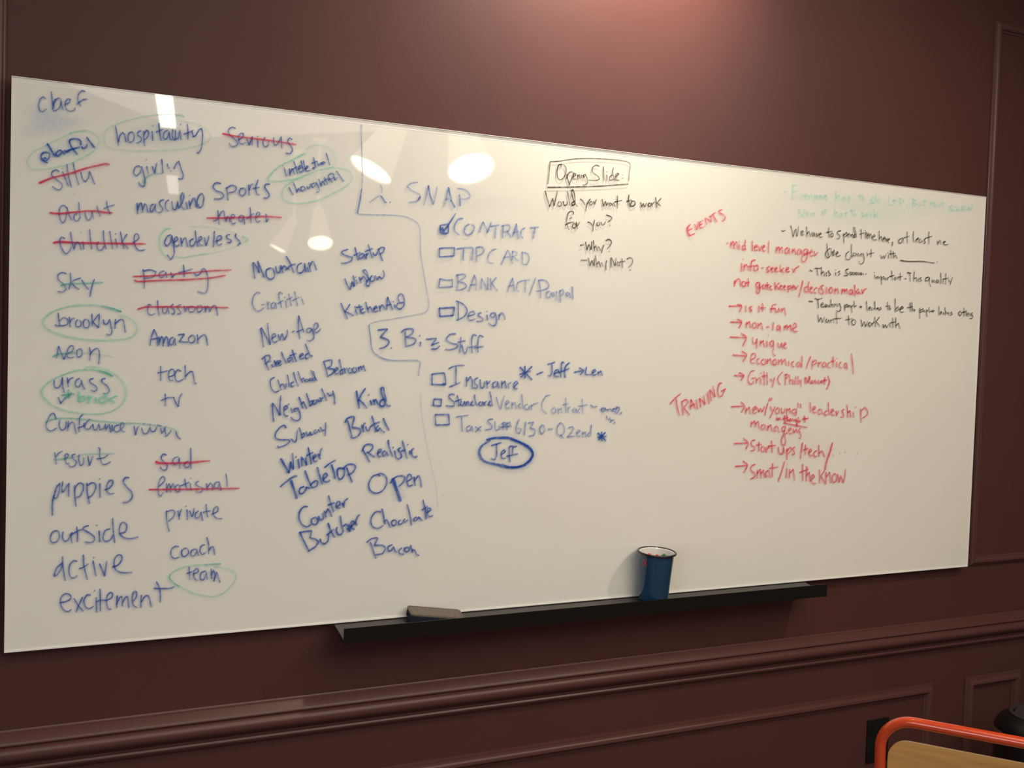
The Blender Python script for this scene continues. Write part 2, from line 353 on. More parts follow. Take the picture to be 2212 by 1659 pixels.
O_('A','g',4.2,.26,'loop around a long word','1835 520 1790 500 1650 495 1450 510 1250 560 1100 620 1045 680 1040 760 1090 820 1250 850 1500 855 1750 845 1950 810 2060 770 2100 710 2050 640 1950 590 1820 560 1780 535')
D_('A','g',5,.3,'thick end of a loop','1750 503 1795 500 1832 520')
S('A','b',3.3,.75,'silly','590 1065 560 1045 525 1060 515 1095 550 1130 600 1170 620 1200 605 1235 570 1242 520 1210;620 1060 645 1120 680 1205;622 1030;665 990 680 1100 712 1220;728 975 750 1080 785 1195;805 1070 820 1130 850 1165 880 1120 890 1055;892 1060 920 1130 942 1188')
L_('A','r',5.6,.9,'line through a short word','392 1175 440 1155 530 1120 700 1080 850 1030 1000 995 1060 985 1088 995')
S('A','b',2.5,.6,None,'735 1278','ink_dot')
S('A','b',3.2,.75,'adult','670 1430 640 1400 605 1410 590 1460 600 1540 625 1578 650 1540 670 1450;665 1420 690 1500 715 1545;770 1480 740 1495 740 1540 770 1555 795 1520;785 1370 790 1450 800 1530;845 1470 860 1530 885 1550 910 1510 915 1450;915 1460 930 1530;965 1405 975 1450 1000 1512;1060 1350 1070 1420 1095 1490;1035 1432 1080 1410 1142 1393')
L_('A','r',5,.92,'line through a word','495 1470 580 1480 700 1470 850 1455 960 1455 1060 1470 1120 1472')
S('A','b',3.4,.85,'girly','1400 1020 1375 1005 1345 1025 1330 1075 1355 1110 1395 1070 1410 1020;1410 1010 1435 1100 1445 1170 1430 1212 1395 1195 1380 1165;1460 1010 1478 1085;1455 945;1515 1010 1540 1078;1541 1075 1550 1020 1562 975;1610 940 1622 1075;1665 985 1670 1010 1688 1035;1700 1055;1732 1035 1755 985 1778 957;1780 957 1800 1030 1822 1090 1812 1135 1770 1132')
D_('A','t',5,.4,'underline','1435 1205 1430 1160 1470 1112 1540 1085 1620 1078')
S('A','b',4,.85,'masculine','1365 1375 1368 1430 1370 1485;1370 1445 1390 1385 1410 1377 1415 1430 1420 1470;1420 1445 1440 1382 1458 1400 1470 1470;1530 1385 1505 1400 1495 1450 1515 1465 1540 1410;1548 1385 1545 1440 1562 1465;1630 1340 1592 1360 1592 1395 1620 1430 1602 1465 1570 1470;1680 1345 1650 1370 1650 1430 1682 1455;1710 1360 1722 1430 1750 1440 1765 1380;1765 1360 1778 1432;1780 1425 1815 1370 1830 1300 1815 1272 1800 1320 1808 1410 1840 1440;1850 1370 1865 1435;1885 1300;1880 1350 1895 1430;1893 1400 1922 1332 1943 1345 1952 1412;1965 1418 1962 1350 1990 1292 2015 1282 2028 1330 2015 1400 1985 1425 1972 1385')
S('B','b',3.4,.82,'serious','410 265 375 252 340 280 345 320 400 370 430 410 410 440 365 440 345 410;440 380 480 350 485 318 460 315 440 350 445 400 475 420 505 405;520 365 545 430;545 430 565 375 575 345;575 350 575 430;628 375 632 450;628 343;702 352 682 400 697 445 730 435 740 390;790 355 790 415 815 430 845 390 865 345;865 348 868 400 870 465;972 375 945 360 930 400 960 440 975 480 950 515 908 507')
L_('B','r',4.6,.9,'line through a slanting word','280 315 400 340 600 365 800 390 1015 425')
O_('B','g',4.2,.6,'loop around a small word','1105 515 1060 530 970 580 860 630 780 700 735 760 740 785 850 790 950 775 1080 750')
O_('B','g',3.6,.28,'thin end of a loop','1110 470 1170 440 1250 430 1340 460 1400 520 1408 590 1370 650 1250 682')
S('B','b',3.4,.9,'intellectual','878 635;893 655 905 700 918 740;945 665 952 735;952 715 970 665 985 690 995 724;990 590 1010 660 1025 715;978 672 1020 645;1030 675 1062 650 1050 630 1035 660 1050 700 1075 690;1060 585 1085 690;1082 580 1105 690;1100 672 1130 650 1120 635 1108 660 1120 690 1152 680;1195 652 1175 662 1195 668;1185 550 1205 655;1170 610 1225 590;1222 605 1235 635 1255 605;1258 605 1262 628;1292 595 1268 605 1278 620 1305 600;1312 510 1330 570 1345 628')
O_('B','g',3.8,.42,'loop around a small word','1150 715 1050 750 960 800 900 850 870 920 900 980 980 1005 1100 1005 1250 970 1400 900 1530 820 1568 750 1540 690 1450 660 1350 655 1230 680 1150 715')
S('B','b',3.3,.9,'thoughtful','940 850 960 890 984 925;985 800 1010 870 1020 905;1018 895 1035 860 1052 890;1072 842 1057 860 1070 890 1100 870 1095 848 1070 842;1120 840 1132 868 1152 840 1155 812;1197 805 1167 820 1175 855 1205 830 1210 802;1210 802 1235 850 1240 890 1213 905;1235 765 1262 842;1260 830 1270 792 1285 800 1300 830;1290 750 1327 822;1290 785 1340 758;1392 728 1362 712 1335 740 1370 802;1330 780 1395 748;1385 740 1400 780 1422 752;1412 688 1485 792')
S('B','b',3.8,.88,'sports','262 812 215 805 188 840 210 880 270 905 290 935 260 965 195 965;318 850 328 910 332 980;320 862 370 830 415 850 400 890 340 907;480 860 455 870 450 915 480 935 510 900 500 865 475 858;540 825 545 930;543 880 560 832 582 815;633 778 610 850 620 910 650 930;585 862 650 850;750 820 715 818 700 850 725 890 745 930 725 955 690 955')
S('B','b',3.3,.85,'theater','232 1080 240 1150 245 1220;188 1185 215 1178 240 1150 270 1095 290 1085 300 1140 312 1190;315 1190 322 1140 345 1150 352 1195;360 1152 400 1145 395 1125 372 1125 360 1165 378 1215 410 1202;480 1130 450 1137 445 1175 470 1190 490 1140;488 1132 500 1218;553 1050 560 1130 562 1205;520 1165 590 1110;615 1150 650 1120 640 1095 620 1110 610 1170 625 1195 655 1185;712 1115 716 1195;718 1192 740 1160')
L_('B','r',4.6,.9,'line through a word','125 1155 300 1155 500 1148 700 1140 810 1145 870 1150')
S('C','b',3.5,.8,'childlike','460 440 430 425 412 460 425 530 470 590 508 560 525 520;518 375 530 460 555 555;555 540 567 490 590 470 610 500 622 550;640 470 650 545;625 375;707 348 715 440 730 545;800 470 780 500 790 545 830 550 855 510;845 358 850 450 872 545;908 365 922 460 940 545;965 440 985 535;965 392;1015 370 1030 460 1050 540;1080 395 1030 475;1032 475 1095 540;1140 480 1195 440 1190 400 1165 395 1150 440 1160 510 1200 555 1265 550')
L_('C','r',5.6,.92,'line through a long word','348 480 420 470 600 480 900 485 1265 492')
S('C','b',3.6,.88,'genderless','1515 400 1480 420 1455 480 1475 515 1510 480 1525 410;1525 410 1545 510 1550 590 1515 650 1480 600;1545 480 1585 450 1575 420 1555 440 1550 490 1570 515 1602 500;1615 430 1625 515;1625 490 1645 442 1665 430 1672 470 1686 520;1740 440 1710 460 1710 505 1740 510 1760 465;1760 360 1768 440 1785 520;1790 470 1825 440 1815 415 1795 440 1800 490 1832 510;1850 430 1865 510;1865 508 1885 460 1895 410;1950 365 1945 450 1940 525;1970 465 2020 440 2010 410 1985 420 1970 470 1990 505 2025 490;2105 400 2075 405 2075 435 2115 455 2105 480 2075 475;2165 390 2160 420 2190 455 2208 472;2210 480 2180 508')
O_('C','g',4,.55,'loop around a word','1510 340 1475 340 1430 380 1405 440 1410 530 1450 600 1480 615')
O_('C','g',3.6,.4,'lower side of a loop','1560 620 1650 625 1750 605 1900 585')
O_('C','g',3.2,.22,'faint upper side of a loop','1700 320 1850 320 2000 340 2150 380 2240 420 2286 448 2270 465 2150 520 1950 575 1800 600')
D_('C','g',5,.4,'thick end of a loop','2230 418 2284 446 2256 470')
S('C','b',3.6,.8,'sky','475 790 435 775 395 800 400 850 455 900 470 940 440 970 390 965;515 780 520 870 500 945;620 830 560 850 520 880;525 880 570 925 605 945;628 850 660 900 695 945;755 845 730 920 710 1020')
L_('C','t',5,.6,'line through a short word','420 910 480 890 650 885 750 880 838 875')
S('C','b',3.3,.82,'party','1240 745 1250 830 1252 935;1245 760 1310 750 1370 770 1340 820 1250 835;1450 760 1410 775 1400 810 1430 825 1462 782;1465 770 1477 825;1515 775 1530 830;1530 825 1562 785;1640 700 1648 760 1650 820;1590 775 1650 765 1735 740;1745 780 1775 805 1810 785 1835 740 1865 760 1885 830 1885 920 1865 975 1830 980 1780 965')
L_('C','r',4,.85,'upper line through a word','1140 815 1300 810 1500 795 1750 775 1900 760 2000 755 2115 752')
L_('C','r',4.4,.88,'lower line through a word','1155 852 1200 865 1400 855 1700 845 1900 830 2000 815 2062 805')
S('C','b',3.2,.8,'classroom','1320 1105 1295 1095 1285 1130 1290 1180 1320 1200 1360 1185;1385 1055 1388 1130 1400 1205;1470 1110 1440 1130 1435 1170 1465 1180 1480 1135;1482 1125 1500 1185;1540 1090 1520 1120 1550 1150 1550 1185 1520 1190;1615 1095 1580 1115 1600 1150 1615 1180 1580 1192;1645 1110 1660 1170;1660 1155 1690 1112;1720 1110 1692 1130 1700 1165 1740 1165 1755 1130 1728 1110;1790 1105 1775 1130 1790 1170 1820 1155 1830 1120 1800 1102;1855 1110 1860 1175;1860 1160 1880 1110 1895 1130 1905 1170;1905 1160 1940 1107 1965 1120 1982 1207')
L_('C','r',4.6,.9,'line through a long word','1190 1142 1260 1120 1350 1118 1600 1118 1900 1122 2088 1127')
S('C','b',3.4,.88,'brooklyn','395 1180 400 1240 410 1300;365 1290 380 1305 440 1305 485 1290 490 1250 450 1225 405 1260;505 1220 515 1318;512 1275 530 1240 560 1235;590 1245 570 1270 575 1310 610 1315 625 1280 605 1248;660 1240 645 1275 655 1320 690 1325 705 1290 690 1250 660 1240;730 1190 735 1310;800 1190 738 1270;740 1270 795 1325;806 1190 798 1325;845 1245 850 1280 880 1290 907 1240;908 1245 920 1310 930 1370 905 1400 875 1390;965 1240 960 1335;962 1290 1010 1245 1045 1260 1062 1375')
O_('C','g',5,.55,'big loop around a word','1020 1165 930 1135 800 1105 680 1100 520 1110 380 1150 290 1200 245 1270 280 1330 400 1390 600 1435 800 1450 1000 1445 1130 1415 1180 1350 1160 1280 1100 1230 1000 1195')
D_('C','t',5,.5,'thick end of a loop','1022 1166 930 1135 820 1108')
S('C','b',3.7,.88,None,'1350 1345 1320 1430 1310 1505;1352 1345 1380 1420 1385 1510;1325 1440 1390 1430;1400 1415 1400 1500;1400 1470 1425 1412 1440 1440 1440 1510;1440 1480 1470 1412 1485 1440 1492 1510;1540 1420 1510 1440 1505 1490 1535 1490 1552 1440;1555 1430 1562 1500;1590 1395 1652 1390 1600 1465 1682 1470;1720 1405 1695 1430 1700 1470 1735 1475 1755 1440 1740 1405 1715 1402;1780 1395 1785 1485;1785 1445 1830 1402 1865 1412 1882 1502')
S('E','b',3.5,.82,'neon','400 35 390 90 380 155;400 35 420 90 450 165;452 165 480 105;490 110 540 80 545 40 520 30 490 70 480 120 500 150 550 145;600 65 580 90 585 135 615 140 635 100 620 65 597 65;705 45 715 110 705 180;710 120 750 70 790 60 805 110 800 215')
L_('E','t',5.5,.6,'line through a short word','340 140 400 115 500 105 585 100')
D_('E','t',3,.25,'thin trailing line','585 100 700 105 850 125 960 148')
S('E','b',3.4,.88,'tech','1415 230 1415 380;1385 300 1440 290 1482 280;1495 340 1550 320 1550 280 1520 265 1495 300 1500 365 1542 380;1615 285 1585 270 1560 310 1565 370 1600 385 1642 360;1658 225 1660 300 1660 370;1660 340 1700 295 1730 290 1745 350 1755 405 1772 405')
S('E','b',3.4,.88,'tv','1460 510 1462 630;1420 575 1480 550 1540 545;1545 545 1565 600 1590 638;1590 636 1600 560 1628 505')
S('E','b',3.4,.85,'grass','355 375 355 430 385 450 420 420 435 355;435 345 440 430 455 500;395 545 420 605 450 570 460 545;485 350 495 440;492 400 510 365 547 345;610 355 575 375 565 425 600 440 625 400;622 372 640 430 662 465;745 355 710 370 715 400 765 430 780 465 755 485 720 470;865 355 830 365 835 395 880 430 903 475 880 505 840 505')
O_('E','g',4.6,.55,'big loop around two words','935 335 870 300 780 275 700 268 560 280 420 330 320 380 250 440 228 490 260 560 350 630 480 680 650 705 800 710 930 680 1030 610 1068 520 1060 440 1000 350 900 280 780 245 700 240 650 265')
D_('E','t',5,.55,'thick end of a loop','935 335 870 300 790 278')
S('E','t',5,.65,'brick','495 470 502 555;430 522 555 510;470 552 530 500')
S('E','g',6,.8,'brick','600 485 600 585;600 562 638 530 660 560 630 585 600 582;695 525 700 600;700 562 740 530;768 545 770 600;850 550 820 545 805 580 830 600 865 585;870 510 880 590;980 530 900 560;900 560 960 600')
S('E','b',3.5,.82,'conference','375 760 355 710 330 705 300 750 275 820 290 865 330 878 380 850;410 770 405 830 430 870 465 850 475 800 470 780;495 780 490 880;490 845 520 797 550 800 560 850 576 908;640 715 610 750 605 830 605 890;590 850 642 830;645 835 655 800;710 760 672 800 660 850 700 860 740 810;740 812 752 865 780 860 800 810;800 812 815 870 850 850 865 810;865 812 870 880;872 860 900 812 912 860 916 895;930 820 935 880;1000 820 962 830 950 870 980 890 1010 870 1050 830 1040 795 1020 810 1015 865 1055 890')
S('E','b',3.5,.82,'room','1150 830 1165 920;1165 915 1180 860 1197 835;1225 850 1240 895 1265 908 1290 890 1302 850;1245 806;1310 840 1320 880 1355 880 1377 840;1308 815;1380 820 1420 830;1415 850 1425 900 1445 880 1455 850;1455 850 1470 935 1510 890 1520 870;1462 838;1565 885 1580 930 1612 962')
L_('E','t',5.5,.4,'long line through two words','270 800 300 775 400 755 550 755 750 775 1000 800 1200 805 1400 830 1520 855 1590 890')
S('E','b',3.5,.8,'resort','360 1095 370 1150 375 1212;372 1140 400 1100 438 1080;460 1160 495 1130 490 1105 465 1115 465 1170 480 1205 507 1200;565 1110 535 1120 540 1150 575 1185 560 1225 520 1235 500 1215;605 1115 600 1160 615 1225 645 1205 650 1142;690 1130 705 1225;706 1222 730 1160 740 1130;795 1045 810 1060 810 1130 830 1200 865 1212 918 1185;780 1155 850 1145 892 1115')
L_('E','t',4.6,.35,'line through a word','350 1165 500 1150 650 1115 800 1108 960 1105')
S('E','b',3.4,.82,'sad','1475 1120 1440 1110 1420 1150 1450 1190 1480 1220 1470 1265 1430 1265 1410 1235;1590 1135 1550 1150 1535 1190 1555 1215 1590 1190 1600 1150;1600 1145 1606 1255;1690 1180 1655 1200 1655 1235 1690 1240 1710 1200;1715 1050 1715 1150 1716 1260')
L_('E','r',6.2,.92,'line through a word','1365 1185 1420 1200 1600 1198 1750 1190 1830 1180')
D_('E','r',3.8,.85,'thin end of a strike','1830 1180 1908 1175')
S('E','b',3.2,.8,'emotional','1400 1430 1450 1380 1455 1345 1430 1335 1405 1370 1390 1440 1395 1510 1415 1532 1440 1490;1475 1400 1478 1490;1478 1452 1500 1402 1510 1430 1512 1490;1512 1452 1540 1400 1552 1440;1585 1410 1560 1440 1570 1480 1600 1480 1605 1430 1585 1410;1655 1355 1665 1420 1680 1470;1612 1425 1700 1390;1710 1400 1716 1470;1710 1350;1795 1375 1762 1400 1790 1430 1830 1445 1825 1480 1790 1490 1765 1475;1870 1400 1880 1470;1880 1442 1910 1395 1930 1420 1930 1470;2000 1385 1960 1395 1950 1440 1985 1445 2000 1400;2000 1390 2016 1470;2065 1305 2075 1370 2078 1437')
L_('E','r',4.4,.92,'straight line through a long word','1300 1462 1600 1460 1900 1455 2200 1450')
S('E','b',4.2,.85,'puppies','410 1400 375 1450 350 1550 385 1540 405 1470 412 1405;352 1520 338 1600 337 1722;440 1380 432 1440 435 1490 458 1470 490 1410;500 1400 498 1532;560 1420 560 1520 572 1630;562 1450 600 1400 640 1410 645 1460 610 1530 572 1540;680 1395 685 1500 706 1602;687 1420 730 1395 765 1410 765 1460 730 1520 690 1545;810 1400 812 1542;805 1357;860 1465 900 1450 935 1410 935 1375 905 1375 880 1420 880 1480 910 1505 952 1500;1100 1345 1060 1345 1045 1390 1080 1440 1125 1490 1130 1540 1090 1585 1035 1590')
S('F','b',4,.85,'outside','290 490 250 500 225 560 240 605 285 600 315 550 305 500 278 488;350 500 345 560 370 595 410 570 430 512;440 505 432 560 440 617;487 450 495 520 495 600;440 525 500 490 552 475;605 440 570 448 550 475 610 510 660 550 660 590 620 608 565 600;710 490 716 602;685 435;820 470 770 490 750 560 770 595 820 580 850 532;845 365 850 470 865 612;910 515 970 500 985 440 960 408 930 415 915 460 915 515 950 555 1010 570 1060 562 1102 553')
S('F','b',4,.85,'active','345 810 290 860 260 940 290 930 330 870 345 802;345 748 350 850 373 987;490 795 455 790 420 830 410 900 430 955 470 955 495 930;553 730 560 840 592 977;510 868 560 850 602 820;650 790 665 870 679 942;655 758;715 820 740 880 766 942;766 940 775 870 786 795;845 850 900 830 935 780 930 735 890 735 860 790 865 860 900 895 950 908 1040 905')
S('F','b',3.9,.85,'excitement','320 1205 390 1190 430 1160 415 1125 370 1118 330 1160 330 1230 360 1280 400 1295 432 1275;460 1165 500 1230 552 1295;545 1150 510 1230 480 1300;625 1130 590 1130 560 1180 570 1240 610 1265 655 1240;680 1155 685 1302;663 1088;720 1070 722 1180 722 1292;680 1195 730 1180 770 1180;770 1185 830 1160 845 1120 820 1105 790 1140 785 1210 800 1265 832 1270;890 1135 885 1257;885 1220 920 1150 938 1152 942 1242;942 1210 975 1150 995 1155 1005 1257;1040 1200 1080 1150 1080 1100 1055 1100 1040 1150 1050 1230 1087 1255;1130 1130 1125 1257;1130 1200 1170 1140 1205 1150 1230 1252;1280 995 1310 1060 1320 1130 1318 1202;1255 1062 1330 1065 1420 1062 1462 1045')
S('F','b',3.5,.85,'private','1380 290 1385 400 1408 500;1385 300 1430 285 1462 300 1450 350 1400 397;1495 290 1510 377;1508 345 1520 300 1532 272;1585 280 1590 382;1573 245;1610 290 1635 352;1636 350 1650 310 1656 265;1700 290 1670 320 1670 360 1700 360 1720 312;1722 300 1740 387;1775 225 1780 290 1792 357;1745 305 1820 290;1830 325 1885 300 1895 265 1875 250 1850 280 1850 330 1880 365 1937 370')
S('F','b',3.5,.82,'coach','1500 650 1465 645 1430 680 1425 730 1455 765 1505 755;1565 665 1535 685 1535 735 1565 745 1600 710 1590 670 1560 662;1670 670 1630 690 1625 735 1655 740 1680 702;1677 670 1696 737;1760 630 1730 640 1715 690 1735 725 1772 705;1782 555 1800 630 1800 722;1802 690 1830 650 1850 660 1861 732')
S('F','b',3.6,.85,'team','1605 850 1612 977;1585 915 1640 895;1650 920 1695 900 1690 870 1665 875 1650 920 1665 970 1692 985;1770 890 1725 910 1720 970 1750 975 1775 922;1776 900 1787 972;1825 870 1830 967;1830 932 1848 882 1862 920 1852 995;1855 990 1880 902 1895 950 1913 1005')
O_('F','t',4.6,.65,'thick top of a loop','1920 820 1830 825 1750 830')
O_('F','g',4.4,.42,'loop around a word','1750 828 1600 840 1480 880 1420 920 1415 960 1450 1010 1520 1050 1650 1110 1780 1140 1850 1145 1950 1110 2040 1020 2075 940 2040 890 1950 860 1850 850')
O_('F','t',4.6,.45,'darker side of a loop','1420 925 1412 960 1450 1005 1512 1052')
# second and third column of words
S('D','b',4.2,.85,'mountain','215 400 222 480 233 562;222 402 250 450 276 502;276 500 268 440 262 388;262 390 295 470 325 547;385 455 347 480 350 540 390 568 425 540 420 480 390 453;440 440 450 490 475 500 488 470 482 430;495 430 510 502;505 470 520 432 540 445 570 470;545 340 580 400 620 502;540 475 590 430 640 415;700 405 660 430 655 490 690 505 725 470 727 425;727 410 742 492;755 450 767 492;770 400 787 492;782 440 800 397 820 402 846 477')
S('D','b',4,.85,'startup','1160 270 1110 285 1100 310 1150 335 1205 350 1190 385 1140 405 1090 408;1230 250 1245 310 1263 382;1220 330 1282 300;1310 310 1277 325 1272 360 1300 355 1320 322;1320 318 1332 362;1342 310 1342 367;1342 335 1367 300;1362 222 1380 290 1402 357;1330 290 1405 262;1410 300 1417 325 1440 325 1455 292;1460 265 1480 320 1506 387;1460 282 1490 250 1525 255 1510 295 1475 320')
S('D','b',3.8,.85,'window','1128 560 1150 620 1180 672;1182 670 1195 620 1200 592;1202 592 1220 640;1222 640 1222 580 1210 530;1240 575 1252 612;1235 545;1270 545 1290 602;1287 575 1310 542 1330 560 1352 597;1385 560 1350 580 1340 620 1365 640 1378 590 1345 530 1310 490 1325 470 1350 500 1358 560;1400 530 1380 560 1395 590 1425 570 1420 535;1432 530 1450 577;1452 575 1466 540;1468 540 1500 560 1520 520 1510 480')
S('D','l',3.2,.8,'graffiti','285 705 250 700 215 750 210 820 240 875 280 882 325 850;300 820 332 818;355 790 366 867;360 825 377 790;425 795 397 815 397 855 425 850 437 807;438 800 447 860;510 710 480 695 470 730 490 800 500 852;462 810 520 775;540 780 551 852;530 748;570 710 596 832;550 770 607 745;628 690 656 832;610 780 672 745;700 760 719 817;688 745')
S('D','b',3.7,.8,'new-age','290 1055 305 1140 318 1242;300 1050 340 1130 385 1217;385 1215 370 1110 360 1005;400 1160 440 1130 430 1110 410 1120 405 1170 430 1195 457 1180;465 1120 482 1175;482 1175 503 1110;505 1110 525 1172;527 1170 555 1115 556 1070;605 1095 628 1080;670 930 665 1040 680 1162;670 930 690 1000 721 1092;650 1090 715 1065;790 1055 755 1060 750 1090 780 1095 798 1062;800 1060 820 1120 815 1160 780 1180 750 1170;830 1075 860 1040 855 1000 830 1010 820 1060 845 1100 891 1060')
S('D','b',4.2,.88,'pixelated','330 1345 345 1410 373 1472;305 1362 330 1335 375 1325 380 1370 335 1412;400 1415 412 1442;385 1385;425 1375 450 1432;457 1375 430 1432;460 1410 490 1390 480 1375 462 1395 475 1425 502 1410;498 1290 520 1350 546 1402;590 1345 562 1360 567 1395 592 1370;598 1345 616 1392;605 1270 625 1330 646 1387;580 1330 646 1305;680 1340 715 1320 702 1305 682 1330 690 1360 722 1350;765 1305 737 1325 742 1360 768 1348;735 1210 760 1270 785 1330 807 1330')
S('D','b',3.9,.85,'bedroom','920 1390 940 1460 961 1542;915 1387 980 1370 1000 1380 990 1430 952 1452;960 1455 1020 1465 1010 1500 967 1530;1025 1490 1060 1460 1047 1445 1027 1470 1040 1510 1067 1500;1108 1465 1082 1480 1087 1515 1110 1502;1075 1365 1085 1420 1113 1512;1120 1450 1132 1502;1132 1468 1152 1450;1180 1450 1160 1470 1170 1500 1200 1490 1195 1453;1220 1445 1205 1470 1220 1500 1245 1480 1237 1445;1260 1440 1270 1487;1268 1460 1285 1430 1297 1472;1297 1450 1315 1425 1331 1482')
S('G','b',3.6,.85,'childhood','338 68 300 90 295 140 310 190 345 215 385 200;370 95 385 140 402 197;392 155 415 135 430 150 446 187;450 130 455 165;465 45 475 90 483 164;528 115 502 130 507 165 535 150;525 15 545 90 573 157;568 10 590 70 616 122;602 95 625 75 642 112;655 85 640 100 655 115 677 100 658 85;690 80 680 100 700 105 715 85 692 78;738 70 715 85 725 105 750 92;700 0 725 50 762 107;722 5 735 50 745 90')
S('D','b',4,.88,None,'1090 805 1120 880 1156 962;1180 815 1160 850 1127 895;1132 890 1170 905 1217 930;1235 870 1252 922;1228 840;1270 820 1291 902;1240 850 1302 838;1312 860 1287 880 1302 905 1332 890;1335 795 1350 850 1366 902;1357 865 1380 840 1407 892;1415 865 1450 850 1437 835 1417 860 1430 890 1457 880;1470 830 1482 887;1478 855 1500 820 1532 867;1555 745 1548 810 1545 870;1555 745 1580 810 1602 872;1540 830 1592 815;1620 820 1631 852;1610 790;1715 800 1660 805 1645 845 1680 865 1715 830 1720 780 1705 725 1680 715 1658 750 1672 800')
S('G','b',4.6,.85,'neighborly','315 325 318 410 328 512;322 330 360 390 390 447;392 445 390 350 400 250;432 400 465 370 455 350 435 365 430 420 445 455 471 452;500 375 511 422;475 338;560 375 532 385 532 410 560 400;567 372 590 430 590 480 560 500 520 490 500 465;580 265 600 320 617 377;607 335 625 312 640 345 657 382;655 230 675 290 690 357;690 350 715 330 710 300 682 312;730 295 715 325 735 335 757 310 745 290;765 290 775 310 792 300;790 270 802 312;802 290 820 267;805 180 830 240 857 302;860 225 887 252;915 205 930 250 936 337;887 255 920 232')
S('G','B',5.2,.88,'kind','1152 205 1165 290 1182 377;1240 180 1200 240 1172 300;1172 290 1220 330 1257 377;1290 300 1301 342;1272 243;1320 290 1331 342;1327 312 1345 287 1367 337;1430 285 1395 300 1385 345 1420 355 1445 300 1430 230 1420 175 1400 175 1400 220 1430 300 1460 350 1492 352')
S('G','b',4.8,.88,'brutal','1065 500 1085 580 1106 657;1040 517 1060 480 1110 460 1130 475 1115 530 1110 570;1110 570 1160 575 1195 600 1170 650 1120 672 1092 660;1205 545 1221 612;1217 572 1230 527 1242 530;1245 560 1252 590 1275 600 1290 562;1305 455 1325 520 1346 612;1290 560 1340 530 1385 512;1370 550 1347 580 1362 605 1385 572 1400 595 1431 617;1420 475 1440 530 1477 597')
S('G','b',4,.85,'subway','450 575 435 548 400 560 350 620 350 675 410 690 470 690 485 710 450 740 380 765 370 750;500 680 520 700 545 710 557 670 561 602;580 570 600 620 611 682;607 672 635 650 630 622 606 640;650 610 662 650 680 640 691 612;691 612 702 645 721 630;750 590 732 605 737 630 765 610;768 592 786 612;790 565 812 602;845 520 845 580 838 652;812 602 842 590')
S('G','B',4.6,.85,'winter','495 910 510 970 525 985;526 985 520 890 515 825;570 885 581 972;550 860;605 860 611 952;612 872 640 910 656 947;656 940 648 865;672 765 690 860 701 932;655 850 721 815;720 880 750 850 740 840 720 860 730 905 762 900;770 830 791 882;786 850 795 800 813 775')
D_('G','B',6.5,.92,'bold stroke of a word','400 880 440 950 480 1020')
D_('G','B',4.6,.85,'stroke of a word','480 1020 490 960 495 910')
S('G','B',5,.88,'tabletop','395 1158 450 1110 520 1060 560 1052;630 1155 590 1175 585 1220 615 1225 645 1190 652 1160;650 1165 690 1172;640 1000 670 1080 711 1172;692 1142 740 1100 765 1110 755 1150 712 1167;762 965 785 1050 811 1132;825 1080 860 1050 850 1025 825 1040 820 1090 850 1110 889 1095;835 968 880 930 946 892;905 940 925 1010 941 1077;1000 970 965 985 965 1050 990 1085 1025 1050 1030 990 1000 970;1055 970 1080 1040 1109 1113;1022 977 1070 935 1130 940 1140 975 1110 1020 1067 1040')
D_('G','B',7,.95,'bold upright of a word','500 1095 530 1180 559 1276')
S('G','b',4.6,.85,'realistic','1215 790 1250 850 1286 913;1210 802 1240 745 1300 738 1315 770 1280 810 1252 817;1262 817 1335 862;1360 830 1400 800 1390 785 1367 805 1367 850 1392 860;1440 800 1412 820 1417 855 1440 840 1450 812;1450 810 1467 852;1468 695 1480 770 1511 857;1530 800 1546 862;1515 768;1590 770 1567 790 1592 820 1602 860 1575 880 1545 870;1610 700 1630 780 1656 880;1600 802 1645 790;1680 800 1687 832;1660 740;1725 775 1700 800 1710 850 1740 865 1757 850')
S('G','b',4.2,.85,'open','1385 1050 1365 1035 1310 1060 1275 1130 1290 1195 1350 1222 1420 1190 1455 1110 1440 1050 1390 1025 1360 1042;1490 1120 1530 1070 1580 1050 1630 1060 1620 1110 1567 1160;1650 1110 1700 1075 1690 1040 1667 1040 1652 1090 1670 1150 1712 1140;1725 1060 1736 1147;1732 1100 1765 1047 1785 1070 1799 1162')
D_('G','B',9.5,.95,'very bold stem of a letter','1515 1080 1550 1180 1590 1298')
S('G','b',4.4,.88,'chocolate','1395 1410 1350 1405 1310 1450 1295 1510 1320 1560 1370 1570 1417 1545;1408 1378 1425 1470 1436 1532;1427 1502 1455 1490 1486 1562;1520 1490 1500 1515 1515 1545 1545 1530 1545 1495 1515 1490;1590 1490 1570 1510 1580 1535 1612 1520;1635 1480 1620 1500 1635 1510 1662 1490;1658 1335 1685 1440 1699 1542;1750 1460 1727 1475 1722 1500 1750 1490 1767 1460;1768 1460 1790 1480 1809 1496;1815 1290 1835 1380 1846 1482;1805 1390 1861 1355;1850 1420 1890 1390 1880 1370 1857 1385 1862 1440 1885 1455 1913 1445')
S('H','b',5,.88,'counter','665 435 630 435 590 480 580 550 610 610 655 635 696 615;735 545 705 560 710 605 750 610 770 575 750 545 732 546;775 530 790 565 820 555 817 502;830 480 851 542;847 502 865 457 885 480 906 532;875 325 895 400 926 487;870 420 936 395;955 435 990 410 980 385 957 395 952 440 987 450;1010 400 1031 442;1022 425 1035 380 1066 352')
